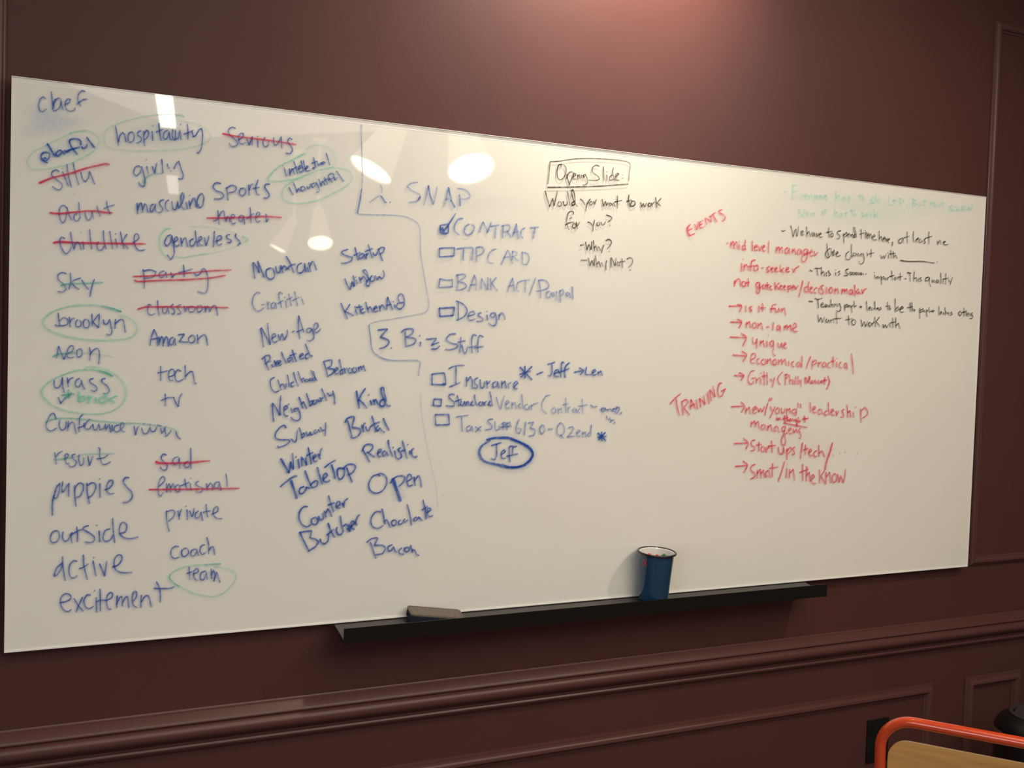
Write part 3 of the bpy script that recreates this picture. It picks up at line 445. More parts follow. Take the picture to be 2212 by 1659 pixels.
S('H','b',5,.9,'butcher','590 690 630 780 681 877;582 692 650 680 705 675 690 745;690 745 745 760 770 790 740 835 670 880;790 755 802 790 835 805 870 770 876 702;870 600 895 670 936 742;860 715 926 660;960 640 952 670 970 710 1000 710 1021 680;990 525 1000 600 1021 682;1017 632 1050 610 1070 640 1091 682;1095 640 1130 600 1120 580 1102 590 1102 640 1132 662;1135 590 1156 622;1142 602 1160 540 1186 512;1075 610 1092 660;1060 650 1085 680')
S('H','b',4.4,.85,'bacon','1290 790 1315 860 1346 951;1255 790 1300 755 1350 745 1360 760 1330 820;1330 820 1410 820 1438 850 1410 900 1332 915;1510 815 1472 830 1467 870 1500 870 1520 832;1520 832 1540 880 1556 885;1605 845 1577 870 1582 900 1621 910;1660 840 1632 850 1637 880 1665 880 1685 850 1662 840;1690 820 1711 892;1702 862 1730 870 1750 910 1776 920')
# dividing lines
D_('B','b',2.6,.5,'vertical dividing line','1662 225 1660 300 1665 450 1668 590 1672 740 1665 870')
D_('B','b',3.4,.85,'lower end of the dividing line','1665 870 1650 970 1640 1020 1622 1112')
D_('I','l',2.2,.6,'curved dividing line','60 470 150 478 350 480 500 490 610 530 670 590 682 680 685 850 710 1020 740 1200 765 1340 760 1410 720 1455 600 1480 400 1515 230 1545 180 1570 170 1600')
D_('D','l',2.8,.7,'lower dividing line','1372 1020 1370 1040 1385 1150 1395 1250 1430 1310 1520 1360 1620 1375 1780 1375 1850 1378 1878 1395 1870 1460 1860 1530')
D_('G','l',1.7,.28,'almost erased vertical line','1790 225 1800 400 1830 620 1870 820 1910 1000 1950 1180 1960 1370')
S('G','k',2,.6,None,'2012 1243','ink_dot')
# middle list
S('I','l',3.4,.4,'2.','285 178 300 220 298 262;175 355 192 352;190 345 270 290 290 292')
S('I','b',4.2,.8,'2.','290 292 312 320 330 352 345 355;380 353','handwritten_word')
S('I','l',3.6,.55,'SNAP','655 155 590 165 552 200 600 240 670 275 680 310 640 345 560 355;765 185 740 290 718 385;812 375 835 280 850 200;965 205 940 320 915 400;930 325 1000 315;1050 215 1130 230 1178 290 1140 320 1060 325')
S('I','b',4.4,.8,'SNAP','762 190 780 290 812 375;962 205 985 310;985 330 1025 405;1070 280 1075 325;1076 335 1078 390;680 300 660 330')
X_('I','b',4,.85,'square ticked box','880 585 885 655 955 660 960 570 880 585;880 600 905 650 930 655')
D_('I','b',4,.95,'tick mark','900 605 915 640 960 580 1035 465')
S('I','l',4.6,.62,'CONTRACT','1105 515 1060 525 1025 580 1025 640 1070 680;1170 570 1130 600 1120 650 1150 680 1195 660 1220 600 1190 575;1305 550 1285 600 1270 655;1305 550 1335 610 1350 655;1350 655 1370 600 1390 550;1380 595 1430 585 1470 580;1435 590 1430 650 1425 712;1505 590 1500 712;1490 590 1550 580 1575 600 1555 640 1507 650;1545 645 1585 700;1640 570 1620 640 1600 692;1640 570 1645 640 1655 717;1605 655 1660 645;1720 610 1690 635 1680 680 1702 710;1775 608 1860 603;1820 610 1815 660 1805 712')
X_('I','b',4,.85,'empty box','870 812 1020 805;1020 805 1015 890;1015 888 870 897;870 897 870 812')
S('I','l',4.4,.68,'TIP','1045 820 1120 808 1205 805;1115 815 1110 870 1108 932;1205 815 1195 932;1240 800 1240 947;1240 805 1290 800 1315 835 1290 870 1242 890')
S('I','l',3.4,.58,'CARD','1440 820 1400 830 1360 880 1360 945 1412 965;1550 830 1520 900 1485 977;1555 830 1580 900 1600 970;1510 905 1570 895;1600 840 1595 932;1595 840 1640 850 1635 880 1600 895;1605 895 1661 937;1695 850 1700 970;1695 850 1750 870 1765 920 1740 970 1697 970')
X_('I','b',3.4,.75,'empty box','875 1115 940 1128 1000 1125;1000 1120 1000 1197;1000 1195 865 1202;865 1202 875 1115')
S('I','l',4,.62,'BANK','1050 1075 1055 1150 1045 1232;1040 1080 1110 1070 1130 1095 1060 1145;1060 1145 1120 1160 1140 1195 1100 1220 1040 1230;1220 1080 1190 1170 1165 1242;1220 1077 1240 1150 1235 1232;1180 1180 1240 1170;1290 1120 1285 1222;1290 1110 1330 1190 1350 1225;1350 1225 1355 1100;1380 1110 1385 1227;1440 1100 1390 1160;1390 1160 1451 1237')
S('I','l',3.8,.55,'ACT/','1600 1110 1570 1180 1550 1247;1600 1110 1610 1180 1615 1242;1560 1190 1610 1180;1690 1140 1650 1160 1640 1220 1667 1245;1680 1137 1775 1125;1730 1130 1725 1252;1830 1105 1795 1200 1765 1282')
S('I','l',4,.62,None,'1860 1130 1875 1220 1880 1307;1855 1130 1920 1130 1960 1180 1930 1220 1832 1240;1970 1240 1942 1255 1937 1295 1965 1300 1985 1252;1985 1250 2001 1297;2007 1250 2015 1290;2035 1240 2035 1332;2070 1230 2075 1352;2070 1242 2100 1220 2110 1255 2082 1285;2150 1250 2132 1265 2142 1290 2165 1257;2165 1255 2176 1302;2195 1195 2201 1322')
X_('I','b',4.6,.92,'bold empty box','870 1410 1020 1400;1020 1400 1010 1480;1010 1480 875 1490;875 1490 870 1405')
S('I','b',3.8,.75,'Design','1060 1340 1060 1527;1040 1335 1110 1370 1148 1430 1120 1490 1045 1528;1160 1485 1225 1470 1210 1440 1172 1455 1157 1500 1180 1530 1231 1515;1290 1455 1265 1460 1260 1480 1300 1510 1300 1535 1240 1540;1345 1475 1350 1527;1345 1440;1430 1455 1392 1460 1382 1490 1410 1500 1430 1465;1432 1458 1440 1530 1430 1575 1395 1580 1360 1555;1465 1470 1465 1522;1467 1492 1490 1455 1515 1480 1526 1520')
S('K','b',4.6,.8,'3.','135 195 210 187 155 250;155 250 215 275 220 300 190 330 145 343;240 338')
S('K','b',4.4,.78,'Biz','352 205 352 260 358 332;320 215 350 190 400 185 415 200 400 230 357 250;357 250 420 260 435 285 410 310 362 322;475 290 470 324;465 240;520 268 600 260 560 320;565 312 622 293;562 345 600 345 627 320')
S('K','b',4,.68,'Stuff','755 225 710 230 680 270 720 300 765 310 760 335 720 350 670 350;795 250 790 320 785 377;770 292 832 280;802 312 817 370 835 377 850 322;920 240 892 235 880 290 885 377;860 335 921 320;976 250 942 240 930 300 930 372;905 335 976 325')
X_('K','b',4,.88,'empty box','565 545 640 538 665 545 675 628;675 630 565 628;565 628 565 543;650 625 672 620')
S('K','b',4,.78,'Insurance','700 502 750 480 825 475;757 485 755 622;705 647 750 630 791 610;840 570 840 642;847 602 870 565 885 600 885 662;930 575 907 590 907 620 925 640 917 658 895 655;947 590 952 650 975 650 986 602;1000 600 1006 657;1007 625 1030 600;1075 605 1052 620 1052 655 1080 640 1085 607;1087 607 1097 657;1120 600 1121 657;1122 625 1145 602 1156 657;1195 610 1172 630 1177 660;1217 650 1250 615 1237 605 1217 625 1222 660 1247 662')
S('K','b',4,.9,'asterisk mark','1305 480 1305 577;1265 490 1361 590;1361 485 1272 572;1265 547 1350 520','drawn_star')
S('K','b',4,.85,'name with an arrow','1400 548 1450 527;1488 468 1546 450;1520 460 1520 530 1505 560 1488 558;1537 545 1575 525 1565 510 1542 525 1542 560 1572 565;1620 455 1600 455 1595 510 1590 572;1660 455 1632 480 1622 520 1625 575;1575 535 1661 500','handwritten_name')
A_('K','b',3.8,.85,'arrow','1700 530 1770 517;1740 495 1776 517 1747 550')
S('K','b',3.8,.85,'name after an arrow','1795 490 1790 545 1836 550;1842 540 1870 520 1857 510 1842 530 1852 555 1877 545;1885 525 1891 557;1892 537 1910 520 1921 557','handwritten_name')
X_('K','b',4.2,.88,'small empty box','580 745 640 747;640 745 635 802;635 800 575 795;575 795 580 745')
S('K','b',4,.85,'Standard','745 710 715 705 700 730 740 770 735 800 675 797;765 715 775 760 776 802;750 762 802 745;800 760 787 790 810 795 822 767;822 762 832 797;837 765 842 797;842 775 852 762 862 797;888 760 872 790 897 795;905 710 907 750 921 797;950 765 932 790 957 795 967 767;967 765 977 797;982 770 987 797;984 775 1000 760;1028 760 1012 790 1037 797;1025 685 1037 740 1047 802')
S('K','l',3.6,.62,'Vendor','1078 725 1090 780 1112 827;1112 825 1125 770 1141 715;1152 790 1180 770 1167 755 1152 775 1157 815 1182 815;1202 770 1202 822;1205 792 1225 770 1236 822;1270 780 1252 800 1272 820;1280 705 1285 760 1291 822;1325 785 1302 800 1312 825 1337 820 1342 795;1355 790 1356 832;1357 802 1375 785 1411 775')
S('K','l',3.4,.55,'Contract','1505 715 1475 720 1440 780 1445 830 1481 860;1540 810 1517 830 1527 855 1552 845 1542 812;1567 815 1571 862;1572 832 1595 815 1601 852;1630 735 1631 852;1607 790 1651 780;1647 810 1651 852;1650 820 1667 805;1700 815 1682 840 1702 850 1712 820;1712 820 1721 852;1742 820 1727 840 1742 856;1760 745 1766 862;1732 802 1804 790')
S('K','b',3,.75,'small scribbled note','1830 790 1845 805 1881 803;1907 832 1920 815 1950 820 1930 845 1912 835;1912 838 1932 822;1952 832 1970 825 1965 847;1980 820 2001 842;2011 815 2006 847;2041 800 2021 857;2061 820 2036 862;2076 850 2061 867;2001 827 2061 810;1956 880 1961 907;1976 912 1981 890;1991 905 1986 932;1996 917 2016 910;2021 925 2016 942','scribbled_note')
X_('K','b',4,.85,'empty box','590 868 698 868;698 868 703 947;703 947 595 951;595 950 590 868')
S('K','l',3.6,.72,'Tax','755 887 856 872;800 885 806 1002;870 955 842 970 842 1000 870 990 880 962;881 960 891 1002;910 965 956 1002;956 960 911 1007')
S('K','l',3.6,.72,'stuff','1050 905 1022 905 1012 925 1042 960 1032 983 985 990;1065 925 1070 990 1097 985;1100 955 1101 990;1120 940 1142 930 1152 950 1127 962;1130 935 1131 992;1160 940 1187 930 1187 950 1167 965;1160 930 1161 992;1111 970 1201 960')
S('K','l',3.6,.68,'6/30','1260 905 1240 950 1235 1000 1260 1020 1275 985 1247 975;1310 925 1300 1032;1330 935 1375 930 1345 975;1345 975 1385 990 1375 1030 1335 1040;1435 955 1422 990 1437 1025 1460 1000 1455 960 1435 952')
S('K','l',3.4,.65,'- Q2 end','1490 985 1526 983;1590 930 1562 970 1562 1020 1595 1035 1620 1000 1610 950 1587 933;1587 1030 1612 1056;1650 975 1680 965 1690 985 1655 1035 1641 1045;1641 1045 1701 1040;1717 1020 1745 1000 1732 990 1717 1010 1727 1040 1747 1035;1762 1005 1766 1047;1767 1022 1785 1005 1791 1047;1820 1010 1802 1030 1817 1045;1835 950 1826 1042')
S('K','B',4,.92,'small asterisk mark','1915 1005 1916 1077;1885 1015 1951 1077;1946 1010 1891 1067;1885 1047 1956 1040','drawn_star')
S('K','b',4,.88,'circled name','1040 1114 1116 1092;1080 1105 1080 1190 1065 1225 1035 1218;1112 1190 1150 1165 1137 1150 1117 1175 1122 1215 1152 1215;1210 1120 1182 1125 1180 1180 1186 1247;1240 1120 1212 1130 1205 1180;1160 1200 1251 1180','handwritten_name')
O_('K','B',6.6,.88,'heavy oval drawn around a name','1002 1068 1060 1055 1180 1055 1270 1090 1340 1130 1370 1180 1350 1230 1290 1275 1190 1290 1080 1265 980 1238 943 1180 960 1120 1028 1074')
O_('K','B',5,.8,'second pass of a heavy oval','1190 1060 1300 1108 1365 1168 1355 1210 1330 1240 1270 1280 1180 1284 1120 1262')
# black question block
X_('J','k',2.5,.85,'box around a heading','315 135 400 130 550 108 700 103 850 108 1000 120 1105 150 1105 240 1098 322;315 135 305 250 292 358')
D_('J','k',3.4,.92,'underline of a heading','290 390 500 388 800 378 1000 365 1092 358')
S('J','k',2.8,.88,'Opening','430 160 400 170 385 230 390 290 420 315 460 280 475 220 460 175 430 160;425 165 422 192;480 260 490 310 510 367;477 300 500 250 530 235 550 260 530 300 510 350 507 370;542 290 570 265 560 250 542 270 547 305 572 310;587 265 592 307;592 282 605 262 613 302;625 265 629 297;640 270 646 292;665 260 647 270 652 290 667 275;668 262 685 310 685 350 650 370 645 362')
S('J','k',2.8,.85,'Slide:','803 180 770 170 735 200 740 240 790 280 808 305 780 320 700 318;845 185 850 260 851 327;880 265 881 327;880 235;935 265 907 290 912 320 947 310;945 195 937 240 957 322;967 285 1000 260 987 250 967 270 972 315 1002 320;1035 265;1035 298')
S('J','k',3.1,.88,'Would','265 425 285 500 310 582;310 580 340 500;340 500 352 572;355 570 375 490 388 425;405 530 390 560 410 580 430 555 415 532;445 530 457 570 480 560 486 532;487 430 500 500 511 567;560 530 532 545 532 570 560 555 560 480 545 420 530 425 540 500 586 582')
S('J','k',3.1,.88,'you','615 507 640 525 661 562;715 505 680 560 673 627;722 530 707 550 722 565 740 545 725 527;750 530 757 560 776 510')
S('J','k',3.1,.85,'want','832 510 845 577;846 575 865 530;866 530 876 572;877 570 891 540;915 545 897 560 912 575 925 552;927 550 937 572;945 545 961 582;985 475 986 597;955 537 1029 520')
S('J','k',3.3,.88,'to','1100 465 1095 520 1111 582;1075 532 1131 515;1130 530 1115 560 1130 580 1160 560 1155 530 1125 528')
S('J','k',3.1,.85,'work','1215 540 1225 587;1226 585 1240 550;1241 550 1255 587;1256 585 1276 545;1300 545 1287 570 1307 580 1320 557 1302 545;1325 545 1331 582;1332 562 1351 535;1365 490 1376 592;1419 500 1380 545;1380 545 1416 577')
S('J','k',3,.85,'for','545 660 545 635 515 630 490 660 480 720 490 780 506 812;465 765 500 745 551 735;525 690 510 706;545 750 537 785 560 795 575 765 550 747;575 735 586 802;587 772 611 737')
S('J','k',3,.85,'you?','690 735 715 745 736 772;758 715 745 770 740 830;785 740 777 765 797 770 810 750 797 735;820 735 832 765 855 755 866 730;875 665 915 680 930 700 905 725 890 737;910 768')
S('J','k',3.6,.72,'Why?','615 967 651 960;668 935 680 1012;681 1010 700 960;701 960 721 1012;722 1010 730 930;745 920 756 1022;757 992 770 970 786 1022;795 980 816 1017;850 965 835 1000 825 1042;870 920 900 908 925 930 915 965 885 1002;905 1026')
S('J','k',3.8,.65,'Why','622 1115 681 1118;695 1095 710 1172;711 1170 730 1120;731 1120 751 1172;752 1170 756 1100;765 1070 781 1182;782 1152 800 1130 816 1182;825 1140 841 1177;876 1120 870 1170 871 1212')
S('J','k',3.8,.62,'Not?','920 1090 921 1187;925 1090 960 1172;961 1170 971 1095;990 1130 977 1160 1002 1170 1005 1135;1030 1100 1036 1192;1005 1135 1061 1125;1080 1105 1110 1090 1135 1110 1130 1150 1095 1187;1110 1213')
# right red column
S('L','R',3.1,.75,'EVENTS','325 575 300 610 300 640 320 687;320 690 372 665;295 612 331 572;310 635 350 612;370 575 390 627;391 625 400 580 411 547;425 550 417 590 440 610 471 592;425 550 456 535;420 582 451 565;475 515 491 577;480 510 535 552;535 550 535 490;520 500 581 455;555 480 575 520 596 550;645 428 620 435 615 455 650 475 678 500 665 530 640 545')
D_('L','R',4,.5,'thick stroke of a heading','300 612 302 640 322 688')
S('L','R',4.4,.95,None,'695 762','bullet_dot')
S('L','R',2.9,.85,'mid','735 745 728 807;732 782 755 740 762 770 765 817;767 782 785 745 795 770 799 822;815 770 816 827;815 745;868 785 847 790 847 825 870 820;878 730 872 780 880 832')
S('L','R',2.8,.82,'level','945 740 946 837;967 805 995 795 987 780 967 795 972 830 997 830;1005 790 1020 837;1021 835 1036 785;1047 810 1070 795 1062 780 1047 800 1052 835 1077 835;1112 740 1105 800 1106 862')
S('L','R',2.7,.78,'manager','1190 795 1180 857;1185 832 1210 795 1215 825 1216 862;1217 832 1240 800 1246 862;1300 805 1277 820 1272 860 1295 860 1310 817;1311 810 1317 867;1345 815 1341 867;1345 842 1365 815 1376 872;1420 820 1397 835 1392 870 1415 870 1430 832;1431 825 1437 882;1485 815 1457 835 1457 870 1485 860 1497 822;1497 820 1490 900 1465 945 1437 935 1447 890 1500 860 1520 852;1522 860 1545 840 1532 830 1517 855 1527 890 1552 880;1560 840 1571 887;1572 882 1601 850')
S('L','R',2.9,.85,'info','840 960 835 1042;850 922;865 970 862 1037;863 1002 885 970 900 1000 906 1032;977 930 947 935 932 980 925 1042;905 995 966 985;990 980 967 1000 967 1030 995 1030 1005 995 987 977')
S('L','R',2.9,.82,'seeker','1038 1007 1056 1007;1120 995 1092 1005 1097 1025 1115 1040 1085 1052;1132 1025 1155 1010 1147 1000 1132 1015 1142 1045 1162 1042;1172 1030 1195 1010 1182 1000 1172 1020 1182 1045 1207 1042;1225 980 1226 1047;1260 1010 1235 1030;1235 1030 1261 1057;1282 1030 1310 1015 1297 1000 1282 1020 1287 1045 1317 1042;1345 1015 1356 1052;1356 1050 1380 1010 1416 990')
S('L','R',2.9,.85,'not','770 1130 768 1192;770 1162 800 1120 825 1130 831 1192;860 1140 842 1160 852 1190 875 1185 880 1155 862 1140;905 1110 906 1192;880 1157 921 1150')
S('L','R',2.9,.82,'gatekeeper','1015 1150 987 1160 984 1195 1010 1195 1020 1162;1020 1155 1020 1230 1005 1260 987 1245 1002 1215 1041 1195;1065 1170 1047 1185 1052 1215 1070 1205;1075 1175 1081 1217;1095 1150 1099 1222;1075 1182 1116 1175;1118 1200 1137 1187 1118 1205 1127 1222 1147 1222;1170 1150 1176 1227;1215 1155 1180 1190;1180 1190 1216 1222;1222 1200 1240 1190 1232 1180 1222 1195 1227 1220 1247 1220;1257 1205 1275 1195 1264 1180 1257 1200 1264 1225 1282 1220;1300 1180 1301 1252;1302 1197 1325 1180 1330 1205 1307 1220;1342 1205 1365 1190 1352 1180 1340 1205 1352 1227;1370 1190 1376 1222;1378 1217 1406 1185')
S('L','R',2.9,.8,'/decisionmaker','1450 1135 1430 1220 1410 1297;1500 1190 1467 1210 1472 1250 1495 1240;1510 1145 1500 1200 1506 1252;1522 1220 1545 1205 1532 1195 1520 1220 1527 1250 1547 1250;1590 1205 1567 1215 1562 1250 1582 1256;1610 1205 1611 1257;1655 1180 1632 1190 1637 1215 1655 1240 1645 1262 1620 1260;1685 1200 1682 1267;1730 1200 1710 1225 1717 1255 1740 1250 1745 1215 1730 1200;1770 1210 1768 1267;1770 1237 1795 1210 1809 1262;1840 1215 1838 1267;1840 1242 1860 1215 1869 1264;1869 1242 1885 1215 1896 1267;1935 1220 1914 1235 1914 1270 1935 1260 1942 1227;1943 1225 1949 1277;1965 1175 1969 1287;2005 1215 1975 1245;1975 1245 1996 1262 2010 1235;2008 1250 2020 1268;2035 1220 2041 1267;2045 1262 2060 1225 2086 1215')
A_('L','R',3,.9,'arrow before a line','712 1387 835 1387;795 1370 840 1385 820 1446')
S('L','R',2.9,.82,'is it','880 1385 882 1442;945 1390 922 1400 927 1420 945 1430 920 1443;1012 1385 1010 1447;1042 1360;1050 1370 1048 1437;1025 1405 1081 1405')
S('L','R',2.9,.8,'fun','1185 1370 1152 1375 1140 1410 1135 1452;1125 1415 1171 1410;1175 1410 1180 1445 1200 1440 1210 1405;1211 1410 1217 1442;1235 1410 1241 1452;1242 1432 1265 1405 1279 1477')
A_('L','R',3,.9,'arrow before a line','728 1545 835 1550;795 1515 840 1545 812 1607')
S('L','R',2.9,.8,'non-lame','888 1545 885 1602;888 1572 915 1540 931 1602;965 1550 947 1575 957 1605 980 1600 985 1565 964 1550;1005 1555 1003 1612;1005 1582 1035 1555 1049 1622;1090 1593 1116 1595;1155 1550 1150 1627;1215 1575 1192 1590 1192 1625 1210 1620 1220 1588;1222 1585 1229 1642;1270 1580 1262 1627;1268 1602 1290 1575 1299 1627;1299 1602 1325 1575 1336 1637;1347 1615 1385 1590 1375 1560 1357 1570 1350 1620 1367 1640 1401 1638')
A_('N','R',3,.88,'arrow before a line','620 347 755 352;715 315 760 352 728 427')
S('N','R',2.8,.8,'unique','815 350 817 395 840 400 850 367;850 360 848 442;880 375 878 427;880 402 905 375 913 432;935 380 936 432;945 335;985 375 962 395 967 425 985 420 990 387;992 380 990 450 985 480 1001 506;1030 395 1034 430 1050 430 1060 397;1061 395 1063 437;1077 425 1100 405 1090 395 1077 415 1082 440 1106 440')
A_('N','R',3,.88,'arrow before a line','643 500 755 510;720 468 762 500 730 556')
S('N','R',2.8,.78,'economical','797 545 835 520 835 495 812 490 797 530 802 565 831 568;870 530 852 540 852 570 876 575;905 535 887 555 897 580 920 575 925 545 907 533;940 535 938 577;940 557 965 530 976 582;1005 535 987 555 992 580 1015 578 1015 545 1002 535;1003 505;1035 540 1036 582;1037 562 1060 535 1066 582;1066 562 1090 535 1099 587;1120 550 1121 592;1165 555 1147 570 1152 595 1169 598;1210 560 1190 575 1192 600 1210 592;1216 565 1221 602;1235 510 1232 607')
S('N','R',2.8,.76,'/practical','1310 510 1290 560 1268 623;1325 545 1320 622;1325 562 1350 545 1360 565 1332 585;1375 560 1376 602;1378 577 1401 558;1430 560 1410 575 1412 600 1430 595;1436 565 1441 607;1470 565 1454 580 1460 605 1476 608;1500 515 1501 602;1477 555 1521 550;1528 560 1531 602;1530 530;1570 560 1552 580 1557 605 1576 610;1612 565 1597 580 1600 610 1614 600;1616 570 1621 622;1655 490 1665 560 1675 663')
A_('N','R',3,.82,'arrow before a line','655 675 735 680;700 650 742 675 712 719')
S('N','R',2.7,.75,None,'830 635 802 640 777 690 777 730 802 750 826 725;805 700 841 695;845 700 846 742;847 717 876 690;880 700 882 752;882 655;910 640 913 757;890 682 941 675;935 645 939 752;965 705 981 727;1001 690 990 740 980 776')
S('N','R',2.6,.72,None,'1070 645 1037 680 1027 720 1051 756;1095 665 1091 757;1085 670 1110 665 1112 690 1092 700;1130 670 1129 752;1131 722 1150 710 1153 752;1165 715 1169 752;1180 680 1181 752;1200 680 1201 752;1210 715 1216 742;1229 710 1225 772')
S('N','R',3.2,.75,None,'1262 690 1263 747;1265 690 1285 737;1285 735 1300 680;1300 682 1301 742;1322 715 1312 740 1332 740 1337 717;1350 710 1347 725 1357 742;1380 715 1367 730 1382 747;1402 715 1392 735 1412 735 1408 717;1430 690 1426 752;1415 717 1446 715;1455 680 1470 730 1445 795')
A_('N','R',3,.85,'arrow before a line','632 942 735 935;715 900 745 935 718 989')
S('N','R',2.8,.8,'new/','760 950 755 1002;757 977 785 945 796 1002;817 975 845 955 837 940 817 960 822 995 847 990;855 950 865 987;867 985 880 955;881 955 895 987;896 985 916 940;945 910 930 960 918 1016')
S('N','R',2.8,.8,'"young"','962 865 950 897;978 865 968 892;965 940 976 977;1006 940 985 990 958 1041;1025 950 1010 975 1017 1000 1038 990 1040 960 1024 949;1060 950 1062 990 1080 990 1091 957;1105 955 1102 1002;1105 977 1130 955 1136 1002;1175 960 1152 975 1157 1000 1180 990;1186 957 1186 1005 1165 1018;1200 910 1203 947;1222 915 1226 952')
S('N','R',2.8,.78,'leadership','1305 905 1308 987;1327 970 1350 955 1342 940 1327 955 1332 990 1357 990;1395 960 1374 975 1374 1005 1395 1000;1401 965 1411 1007;1450 975 1427 990 1432 1015 1455 1005;1460 905 1462 960 1466 1012;1482 990 1505 975 1497 960 1482 975 1487 1010 1512 1010;1525 975 1530 1022;1531 1010 1551 975;1595 965 1577 975 1587 1000 1590 1025 1560 1031;1620 925 1626 1032;1627 992 1645 975 1651 1032;1672 990 1676 1032;1690 945;1735 960 1741 1077;1737 982 1770 950 1795 980 1790 1010 1752 1040')
S('N','R',2.9,.95,'in thought','1018 1030 1021 1057;1030 1035 1035 1057;1036 1052 1047 1035 1056 1057;1085 1015 1089 1077;1070 1047 1121 1035;1105 1010 1109 1067;1111 1052 1126 1062;1135 1040 1132 1060 1147 1060 1140 1042;1155 1045 1167 1062 1176 1045;1186 1045 1182 1065 1195 1060 1192 1108;1205 1030 1209 1077;1212 1062 1226 1070;1255 1020 1259 1077;1240 1047 1291 1040;1190 1080 1192 1112')
D_('N','R',2.6,.8,'short underline','1080 1080 1180 1100 1280 1119')
S('N','R',2.8,.78,'managers','805 1065 800 1117;803 1092 830 1060 839 1115;839 1092 860 1065 871 1127;910 1090 890 1105 890 1135 910 1130;918 1095 923 1142;945 1100 942 1147;945 1122 968 1095 981 1152;1020 1105 1000 1125 1002 1150 1020 1145;1028 1110 1036 1162;1090 1105 1067 1120 1067 1150 1090 1145;1096 1110 1080 1170 1060 1220 1065 1260 1085 1270 1095 1230 1085 1185 1110 1162;1122 1150 1145 1130 1137 1120 1120 1140 1127 1170 1152 1165;1160 1130 1166 1167;1168 1165 1185 1130;1186 1132 1196 1167;1222 1125 1207 1145 1222 1170 1225 1200 1208 1213')
A_('N','R',3,.88,'arrow before a line','655 1255 765 1253;735 1210 775 1253 755 1306')
S('N','R',2.8,.82,'startups','835 1225 807 1235 802 1265 830 1290 828 1310 795 1320;868 1240 865 1322;840 1270 891 1265;905 1275 887 1295 890 1325 908 1318;912 1285 921 1327;930 1285 933 1332;935 1307 961 1280;975 1230 981 1332;945 1277 1011 1272;1035 1285 1037 1330 1060 1345 1075 1320 1076 1287;1078 1285 1081 1342;1105 1300 1106 1392;1107 1322 1130 1290 1145 1310 1112 1345;1175 1285 1157 1300 1167 1325 1170 1345 1145 1351')
S('N','R',3,.84,'/tech','1240 1250 1230 1310 1222 1386;1265 1265 1262 1352;1245 1312 1291 1295;1292 1335 1318 1320 1307 1305 1292 1325 1302 1360 1323 1355;1360 1315 1337 1335 1340 1365 1361 1365;1378 1270 1379 1367;1381 1342 1405 1320 1431 1372')
D_('N','R',4.4,.95,'bold slash','1495 1250 1470 1340 1448 1400 1430 1476')
for q_ in ('1500 1355', '1555 1340', '1600 1330', '1702 1340'): S('N','R',2.4,.75,None,q_,'ink_dot')
A_('N','R',3,.88,'arrow before a line','665 1450 765 1443;730 1405 768 1440 738 1506')
S('N','R',3,.8,'smart/','835 1435 807 1445 797 1480 827 1510 830 1540 790 1561;855 1480 850 1552;853 1512 880 1475 886 1552;886 1512 905 1480 916 1547;950 1485 927 1500 927 1540 948 1530;953 1490 963 1547;985 1425 981 1542;955 1467 1031 1455;1085 1410 1060 1500 1030 1583')
S('N','R',3,.78,'in the','1105 1465 1100 1547;1110 1430;1130 1475 1126 1552;1130 1512 1160 1475 1173 1572;1240 1430 1241 1572;1215 1502 1291 1475;1275 1450 1271 1577;1273 1532 1295 1500 1306 1577;1317 1560 1340 1540 1327 1520 1314 1545 1322 1590 1351 1598')
S('N','R',3.2,.7,'know','1385 1480 1386 1592;1435 1475 1395 1535;1395 1535 1441 1602;1440 1500 1441 1587;1442 1542 1470 1500 1481 1592;1512 1510 1492 1545 1502 1585 1525 1575 1530 1530 1510 1508;1540 1520 1550 1587;1552 1585 1565 1530;1566 1530 1585 1592;1587 1590 1600 1530 1607 1470')
S('N','R',3.2,.8,'TRAINING','110 920 150 870 201 830;160 870 170 940 189 1019;210 900 221 1012;205 902 245 880 260 905 225 950;225 950 276 1012;287 880 280 967;287 880 321 952;275 942 321 915;330 880 343 962;360 870 371 947;360 868 409 922;408 920 395 845;425 820 443 917;445 800 461 892;445 795 493 857;492 855 475 765;550 740 530 745 515 800 525 845 550 850 577 790;545 810 586 788')
# faded green note
S('M','f',6.0,0.30,'Everyone','65 158 96 152;150 95 145 227;150 97 191 90;145 157 186 150;140 224 191 215;210 180 230 227 251 175;267 210 290 195 280 180 264 200 277 230 296 225;305 195 311 232;312 210 331 190;340 190 352 220;371 190 355 267;392 190 377 215 397 225 402 195;415 190 421 232;422 222 435 195 451 232;462 215 485 205 472 190 462 215 477 235 496 230')
S('M','f',5.8,0.27,'has to do','580 150 581 252;582 217 610 195 621 252;660 205 642 225 657 245 670 217;671 210 681 247;725 205 702 215 722 235 702 252;820 170 826 257;800 207 851 195;857 210 842 230 857 250 870 227;958 205 927 240 952 270 970 232;975 165 981 262;1015 220 997 245 1017 265 1037 240;918 275 960 268')
S('M','f',5.4,0.26,'L+D,','1110 195 1105 290 1151 285;1165 215 1166 277;1145 247 1191 240;1215 220 1216 282;1217 222 1260 245 1220 287;1290 280 1285 307')
S('M','f',5.6,0.24,'But that doesn\'t','1345 225 1341 307;1345 227 1380 240 1347 265;1347 265 1390 280 1345 307;1412 260 1417 295 1440 285;1460 230 1461 302;1445 257 1486 250;1530 250 1536 312;1515 277 1561 270;1560 255 1566 307;1567 297 1580 285 1591 312;1600 285 1607 305 1620 290;1640 250 1641 312;1625 278 1660 270;1740 290 1712 310 1732 340 1760 312;1772 300 1790 335 1811 300;1832 300 1840 335 1861 300;1862 300 1881 337;1900 295 1901 332;1902 330 1930 320 1936 280;1700 350 1800 345 1935 335')
